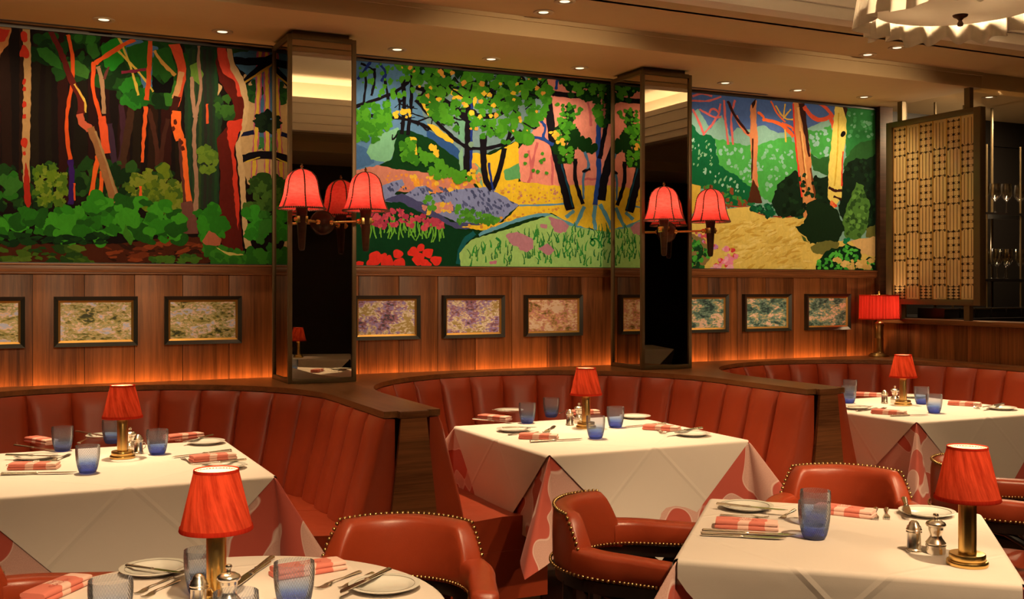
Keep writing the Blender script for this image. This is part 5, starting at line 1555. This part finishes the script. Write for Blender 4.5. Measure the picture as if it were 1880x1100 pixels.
def fork():
    t = thing('table_fork', '', 'fork')
    B().tube([(-0.100, 0, 0.004), (-0.098, 0, 0.004), (-0.07, 0, 0.005), (-0.02, 0, 0.006), (0.02, 0, 0.009), (0.038, 0, 0.0085)], [0.004, 0.0085, 0.0072, 0.0036, 0.0028, 0.0050], 10, 0.42).build('handle', 'steel', t)
    b = B()
    b.grid(lambda u, v: (0.034 + 0.026 * u, (v - 0.5) * (0.008 + 0.015 * min(1, u * 1.5)), 0.0085 - 0.006 * u + 0.002 * abs(v - 0.5)), 6, 6)
    b.grid(lambda u, v: (0.034 + 0.026 * u, (v - 0.5) * (0.008 + 0.015 * min(1, u * 1.5)), 0.0070 - 0.006 * u + 0.002 * abs(v - 0.5)), 6, 6)
    for k in range(4):
        y = (k - 1.5) * 0.0063
        b.tube([(0.057, y, 0.0026), (0.075, y, 0.0022), (0.092, y, 0.005), (0.100, y * 0.97, 0.0085)], [0.0021, 0.0019, 0.0016, 0.0008], 6)
    b.build('head', 'steel', t, sharp=50)
    return learn(t)

def shaker():
    t = thing('salt_shaker', '', 'shaker')
    B().lathe([(0.0, 0.0), (0.0195, 0.0), (0.0200, 0.003), (0.0185, 0.005), (0.0195, 0.007), (0.0170, 0.010), (0.0168, 0.047), (0.0, 0.047)], 28).build('body', 'silver', t, sharp=50)
    B().lathe([(0.0170, 0.047), (0.0195, 0.049), (0.0180, 0.052), (0.0195, 0.055), (0.0175, 0.058), (0.0165, 0.063), (0.0130, 0.066), (0.0118, 0.071), (0.007, 0.0765), (0.0, 0.078)], 28).build('cap', 'silver', t, sharp=50)
    B().tube([(0.016, 0, 0.042), (0.026, 0, 0.043), (0.031, 0, 0.034), (0.028, 0, 0.022), (0.016, 0, 0.014)], 0.0022, 8).build('handle', 'silver', t)
    return learn(t)

def mill():
    t = thing('pepper_mill', '', 'pepper mill')
    B().lathe([(0.0, 0.0), (0.0225, 0.0), (0.0235, 0.003), (0.0235, 0.018), (0.0250, 0.021), (0.0235, 0.024), (0.0245, 0.027), (0.0190, 0.034), (0.0150, 0.040), (0.0138, 0.047), (0.0165, 0.054), (0.0178, 0.060), (0.0, 0.060)], 32).build('body', 'silver', t, sharp=50)
    B().lathe([(0.0178, 0.060), (0.0180, 0.066), (0.0225, 0.068), (0.0245, 0.072), (0.0225, 0.077), (0.0140, 0.082), (0.0050, 0.084), (0.0040, 0.089), (0.0060, 0.091), (0.0072, 0.095), (0.0055, 0.099), (0.0, 0.100)], 32).build('crown', 'silver', t, sharp=50)
    B().lathe([(0.0, 0.0), (0.0032, 0.0), (0.0032, 0.012), (0.0, 0.013)], 10, (0.0, -0.0245, 0.003)).build('turn_key', 'brass', t)
    return learn(t)

PROTO = {}
MAKE = {'glass': tumbler, 'napkin': napkin, 'plate': plate, 'knife': knife, 'fork': fork, 'shaker': shaker, 'mill': mill}
GROUP = {'glass': 'blue tumblers', 'napkin': 'folded coral napkins', 'plate': 'white side plates', 'knife': 'table knives', 'fork': 'table forks', 'shaker': 'silver salt shakers', 'mill': 'silver pepper mills'}
def put(kind, loc, rz, label, scale=None):
    if kind not in PROTO:
        o = PROTO[kind] = MAKE[kind]()
        o.location = loc; o.rotation_euler = (0, 0, rz); o['label'] = label; o['group'] = GROUP[kind]
    else:
        o = copy_tree(PROTO[kind], loc, rz, label, GROUP[kind])
    if scale: o.scale = (scale,) * 3
    return o
def putl(kind, a, b_, label, z=TZ, tilt=0.0):
    """A long piece from the pixel of its handle end to the pixel of its tip."""
    p, q = px_h(a[0], a[1], z), px_h(b_[0], b_[1], z)
    o = put(kind, (p + q) / 2, atan2(q.y - p.y, q.x - p.x), label)
    L = max(0.145, min(0.245, (q - p).length))
    o.scale = (L / 0.21,) * 3
    if tilt: o.rotation_euler = (0, tilt, o.rotation_euler[2])
    return o
PLZ = TZ + 0.013
W = {1: 'left booth table', 2: 'middle booth table', 3: 'right booth table', 4: 'front right table', 5: 'round front table'}
g = 'blue tumbler '
for n_, x, y, lab in ((1, 114.7, 828, 'beside the far left napkin'), (1, 206, 814, 'behind the lamp'), (1, 161, 868, 'nearest the front edge'), (1, 289, 834, 'right of the lamp'),
                      (2, 968, 777, 'left of the silver cruets'), (2, 1012, 766, 'farthest back, behind the cruets'), (2, 1093.5, 805, 'in front of the lamp'), (2, 1130, 785, 'right of the lamp'),
                      (3, 1558.5, 740, 'left of the cruets, in front of another'), (3, 1561, 727, 'farthest back, behind another tumbler'), (3, 1692, 742, 'right behind the lamp'), (3, 1715, 758, 'front right of the lamp'),
                      (4, 1495, 989, 'in front of the other one'), (4, 1497, 965, 'behind the other one')):
    put('glass', px_h(x, y, TZ), 0, g + lab + ' on the ' + W[n_])
for x, y, lab in ((203, 1064, 'beside the left napkin, cut by the bottom edge'), (355 + 2, 1040, 'half hidden behind the lamp'), (433, 1087, 'nearest the bottom edge, right of the lamp'), (540, 1032, 'beside the right napkin')):
    q = px_h(x, y, TZ + 0.098); q.z = TZ
    if 'hidden' in lab: q = px_h(374, 1092, TZ)
    put('glass', q, 0, g + lab + ' on the ' + W[5])
def ang_px(a, b_):
    p, q = px_h(a[0], a[1], TZ), px_h(b_[0], b_[1], TZ)
    return atan2(q.y - p.y, q.x - p.x)
nk = 'folded coral napkin '
for n_, x, y, a, b_, lab in ((1, 76, 814, (49, 811), (98, 819), 'at the far left'), (1, 63, 861, (12, 862), (113, 860), 'at the near left'), (1, 337, 806, (311, 809), (362, 803), 'at the far right'), (1, 391, 845, (343, 850), (438, 841), 'at the near right'),
                             (2, 908, 771, (872, 768), (948, 774), 'at the far left'), (2, 989, 806, (949, 804), (1030, 806), 'at the near left'), (2, 1215, 790, (1174, 788), (1256, 793), 'at the near right'), (2, 1070, 761, (1045, 762), (1092, 760), 'behind the lamp'),
                             (3, 1593, 728, (1574, 728), (1613, 729), 'behind the cruets'), (3, 1632, 761, (1597, 758), (1668, 763), 'at the near left'), (3, 1771, 745, (1735, 743), (1807, 747), 'at the right'),
                             (4, 1371, 970, (1308, 968), (1436, 975), 'on the left side'), (4, 1551, 945, (1520, 942), (1582, 949), 'behind the tumblers'),
                             (5, 105, 1090, (60, 1110), (150, 1070), 'at the left'), (5, 566, 1052, (505, 1062), (627, 1042), 'behind a tumbler at the right')):
    put('napkin', px_h(x, y, TZ), ang_px(a, b_), nk + lab + ' on the ' + W[n_], 1.12)
pl = 'white side plate '
for n_, x, y, lab in ((1, 66, 843, 'at the near left'), (1, 192, 804, 'at the back'), (1, 378, 815, 'at the far right'), (1, 411, 860, 'at the near right'), (2, 943, 792, 'at the near left'), (2, 934, 757, 'at the far left'), (2, 1271, 800, 'at the near right'), (2, 1166, 768, 'behind a tumbler at the back right'),
                      (3, 1572, 751, 'at the near left'), (3, 1676, 730, 'behind the lamp'), (3, 1838, 752, 'at the right'), (4, 1371, 935, 'at the far left corner'), (4, 1702, 946, 'at the far right corner'), (5, 284, 1051, 'at the back left'), (5, 706, 1082, 'at the right')):
    put('plate', px_h(x, y, TZ), 0, pl + lab + ' on the ' + W[n_])
kn = 'silver knife '
for n_, a, b_, z, lab in ((1, (12, 838), (112, 840), PLZ, 'across the near left plate'), (1, (2, 873), (138, 870), TZ, 'in front of the near left napkin'), (1, (27, 820), (97, 829), TZ, 'in front of the far left napkin'), (1, (138, 794), (198, 804), PLZ, 'across the plate at the back'), (1, (428, 829), (312, 842), TZ, 'behind the near right napkin'), (1, (451, 846), (352, 856), PLZ, 'across the near right plate'), (1, (390, 801), (335, 813), PLZ, 'across the far right plate'),
                          (2, (862, 771), (952, 779), TZ, 'in front of the far left napkin'), (2, (974, 813), (1068, 808), TZ, 'in front of the near left napkin'), (2, (923, 787), (985, 786), PLZ, 'on the near left plate'), (2, (905, 754), (951, 756), PLZ, 'on the far left plate'), (2, (1225, 779), (1143, 786), TZ, 'behind the near right napkin'), (2, (1288, 788), (1222, 796), PLZ, 'across the near right plate'),
                          (3, (1635, 765), (1705, 763), TZ, 'in front of the near left napkin'), (3, (1557, 748), (1604, 747), PLZ, 'on the near left plate'), (3, (1845, 743), (1800, 750), PLZ, 'across the right plate'),
                          (4, (1291, 978), (1458, 986), TZ, 'just in front of the left napkin'), (4, (1289, 984), (1440, 992), TZ, 'in front of the left napkin, nearest the edge'), (4, (1317, 928), (1443, 940), PLZ, 'across the far left plate'), (4, (1660, 918), (1668, 949), PLZ, 'laid across the far right plate'),
                          (5, (233, 1041), (334, 1055), PLZ, 'across the back left plate'), (5, (499, 1027), (437, 1073), TZ, 'beside the lamp, farther of the two'), (5, (492, 1036), (425, 1084), TZ, 'beside the lamp, nearer of the two'), (5, (714, 1049), (623, 1092), PLZ, 'across the right plate')):
    putl('knife', a, b_, kn + lab + ' on the ' + W[n_], z)
fk = 'silver fork '
for n_, a, b_, lab in ((1, (9, 857), (100, 846), 'between the near left plate and napkin'), (1, (128, 836), (90, 853), 'slanting behind the near left napkin'), (1, (352, 853), (334, 842), 'beside the near right napkin'), (1, (312, 800), (332, 814), 'beside the far right napkin'), (1, (143, 816), (174, 802), 'beside the plate at the back'),
                       (2, (931, 800), (990, 795), 'behind the near left napkin'), (2, (1018, 784), (1000, 797), 'slanting behind the near left napkin'), (2, (1194, 786), (1221, 798), 'in front of the near right napkin'), (2, (1027, 760), (1042, 755), 'behind the cruets'),
                       (3, (1571, 756), (1627, 751), 'behind the near left napkin'), (3, (1775, 741), (1800, 754), 'beside the right napkin'),
                       (4, (1320, 947), (1414, 952), 'between the far left plate and napkin'), (4, (1460, 937), (1432, 955), 'slanting left of the tumblers'), (4, (1608, 934), (1607, 957), 'pointing at the lens, nearer the napkin'), (4, (1628, 934), (1628, 956), 'pointing at the lens, nearer the plate'),
                       (5, (309, 1065), (256, 1090), 'in front of the back left plate'), (5, (322, 1071), (270, 1096), 'nearer the lamp, by the back left plate'), (5, (663, 1051), (580, 1085), 'beside the right napkin'), (5, (686, 1053), (623, 1084), 'between a fork and the right plate')):
    putl('fork', a, b_, fk + lab + ' on the ' + W[n_])
for n_, x, y, u, v in ((1, 254, 833, 239, 830), (2, 1046, 781, 1063, 777), (3, 1624, 741, 1643, 740), (4, 1678, 1012, 1718, 1016)):
    put('shaker', px_h(x, y, TZ), 0.3, 'small silver salt shaker with a side handle on the ' + W[n_])
    put('mill', px_h(u, v, TZ), -0.3, 'small silver pepper mill with a knob on the ' + W[n_])
for kind, x, y, zt, lab in (('shaker', 365, 1056, 0.07, 'small silver salt shaker with a side handle on the '), ('mill', 420, 1050, 0.08, 'small silver pepper mill with a knob on the ')):
    q = px_h(x, y + 4, TZ + zt); q.z = TZ
    put(kind, q, 0.3, lab + W[5])

# ------------------------------------------------------------------ armchairs
def chair_path(n=30, R=0.222, arm=0.15, flare=0.025):
    """From the left arm's front round the back to the right arm's front: (x, y), outward; front is +y."""
    out = []
    m = 8
    for i in range(m):
        u = i / m
        out.append(((-R - flare * (1 - u), arm * (1 - u)), (-1, 0)))
    for i in range(n + 1):
        a = pi + pi * i / n
        out.append(((R * cos(a), R * sin(a)), (cos(a), sin(a))))
    for i in range(1, m + 1):
        u = i / m
        out.append(((R + flare * u, arm * u), (1, 0)))
    return out

def armchair():
    t = thing('armchair', '', 'armchair')
    P = chair_path()
    nP = len(P)
    def pad(i0, i1, top, bot, th, puff, round0, round1):
        b = B(); n = 18; k = 0
        idx = [i0 + (i1 - i0) * j / 28 for j in range(29)]
        for jj, u in enumerate(idx):
            i = min(int(u), nP - 2); q = u - i
            o = [P[i][0][c] * (1 - q) + P[i + 1][0][c] * q for c in (0, 1)]; nn = [P[i][1][c] * (1 - q) + P[i + 1][1][c] * q for c in (0, 1)]
            f = jj / 28
            e = 1.0
            if round0 and f < 0.08: e = sqrt(max(0.02, 1 - (1 - f / 0.08) ** 2))
            if round1 and f > 0.92: e = sqrt(max(0.02, 1 - ((f - 0.92) / 0.08) ** 2))
            zt, zb = top(f), bot(f); zm = (zt + zb) / 2; hz = (zt - zb) / 2
            for s in range(n):
                a = 2 * pi * s / n
                cx_, sx_ = cos(a), sin(a)
                d = th * (abs(cx_) ** 0.55) * (1 if cx_ > 0 else -1)
                if cx_ < 0: d *= puff
                z = zm + hz * e * (abs(sx_) ** 0.5) * (1 if sx_ > 0 else -1)
                b.v.append((o[0] + nn[0] * d * e, o[1] + nn[1] * d * e, z))
        for jj in range(28):
            for s in range(n):
                a, c = jj * n + s, jj * n + (s + 1) % n
                b.f.append((a, c, c + n, a + n))
        b.f.append(tuple(range(n))[::-1]); b.f.append(tuple(28 * n + s for s in range(n)))
        return b
    # back: indices of the arc between -62 and +62 degrees from the rear
    i0, i1 = 8 + 30 * (28 / 180.0), 8 + 30 * (152 / 180.0)
    def btop(f):
        e = min(f, 1 - f)
        return 0.672 + 0.134 * min(1, e / 0.13) ** 0.62 + 0.006 * sin(pi * f)
    pad(i0, i1, btop, lambda f: 0.640, 0.026, 1.35, False, False).build('backrest', 'leather', t, sharp=70)
    pad(0, i0 + 1.2, lambda f: 0.712 + 0.012 * f, lambda f: 0.650 - 0.006 * f, 0.032, 1.15, True, False).build('arm', 'leather', t, sharp=70)
    pad(nP - 1, i1 - 1.2, lambda f: 0.712 + 0.012 * f, lambda f: 0.650 - 0.006 * f, 0.032, 1.15, True, False).build('arm', 'leather', t, sharp=70)
    # brass nails: round the back's edge and along the lower edge of back and arms, inside and out
    nb = B()
    def at(u):
        i = min(int(u), nP - 2); q = u - i
        return [P[i][0][c] * (1 - q) + P[i + 1][0][c] * q for c in (0, 1)], [P[i][1][c] * (1 - q) + P[i + 1][1][c] * q for c in (0, 1)]
    fine = []
    for j in range(401):
        f = j / 400
        o, nn = at(i0 + (i1 - i0) * f)
        fine.append((o[0] + nn[0] * 0.022, o[1] + nn[1] * 0.022, btop(f) - 0.002))
    acc = 0.0
    for p_, q_ in zip(fine, fine[1:]):
        acc += math.dist(p_, q_)
        if acc >= 0.0135:
            acc = 0.0
            nb.ball(q_, 0.0056, 6, 4)
    for j in range(78):
        o, nn = at(0.6 + (nP - 2.2) * j / 77)
        for d in (0.0335, -0.0355):
            nb.ball((o[0] + nn[0] * d * 0.93, o[1] + nn[1] * d * 0.93, 0.655), 0.0052, 6, 4)
    tag(nb.build('nailhead_trim', 'nail', t, sharp=80), kind='stuff')
    # black frame
    fr = [(p[0] + p[1][0] * 0 if False else p[0], p[1]) for p in P]
    B().sweep([P[i] for i in range(0, nP, 2)], [(-0.018, 0.612), (0.018, 0.612), (0.018, 0.644), (-0.018, 0.644)]).build('arm_rail', 'black_wood', t)
    for sx in (-1, 1):
        B().tube([(sx * 0.222, 0.08, 0.62), (sx * 0.212, 0.11, 0.45), (sx * 0.205, 0.15, 0.0)], [0.019, 0.019, 0.014], 8).build('leg', 'black_wood', t)
        B().tube([(sx * 0.145, -0.168, 0.62), (sx * 0.15, -0.168, 0.42), (sx * 0.17, -0.235, 0.0)], [0.019, 0.020, 0.014], 8).build('leg', 'black_wood', t)
        B().tube([(sx * 0.212, 0.105, 0.47), (sx * 0.218, 0.04, 0.57), (sx * 0.222, -0.03, 0.612), (sx * 0.212, -0.07, 0.618)], 0.012, 8).build('arm_bracket', 'black_wood', t)
    B().lathe([(0.0, 0.385), (0.200, 0.385), (0.204, 0.39), (0.204, 0.425), (0.0, 0.425)], 36).build('seat_frame', 'black_wood', t)
    B().lathe([(0.0, 0.424), (0.190, 0.424), (0.201, 0.435), (0.201, 0.455), (0.188, 0.470), (0.13, 0.478), (0.0, 0.482)], 36).build('seat', 'leather', t, sharp=60)
    return learn(t)

def face(dx, dy):
    return atan2(-dx, dy)          # turns +y towards (dx, dy)
chairs = ((1.615, 2.535, (0.72, -0.69), 'red leather tub armchair at the left side of the front right table'),
          (0.868, 2.490, (-0.50, -0.87), 'red leather tub armchair at the right side of the round front left table'),
          (2.445, 2.625, (-0.70, -0.71), 'red leather tub armchair behind the front right table, seen from its front'),
          (3.145, 2.585, (0.72, -0.69), 'red leather tub armchair behind the lamp at the right edge'),
          (0.045, 2.61, (0.93, -0.36), 'red leather tub armchair in shade at the left edge by the round table'))
ch = None
for x, y, f, lab in chairs:
    if ch is None:
        ch = armchair(); ch.location = (x, y, 0); ch.rotation_euler = (0, 0, face(*f)); ch['label'] = lab; ch['group'] = 'red leather armchairs'
    else:
        copy_tree(ch, (x, y, 0), face(*f), lab, 'red leather armchairs')

# ------------------------------------------------------------------ tables behind the lens that the mirrored columns show
for (x, y), lab in (((2.6, 0.55), 'seen only in the first mirrored column'), ((6.2, 0.50), 'seen only in the second mirrored column')):
    table((x, y), 0.3, 'square pedestal table ' + lab, 0.40)
    overcloth((x, y), 0.3, 0.408, 0.83, 'white tablecloth on the table ' + lab, 4)
    copy_tree(proto, (x - 0.1, y + 0.1, TZ), 1.0, 'small brass lamp with a red shade ' + lab, 'brass table lamps')
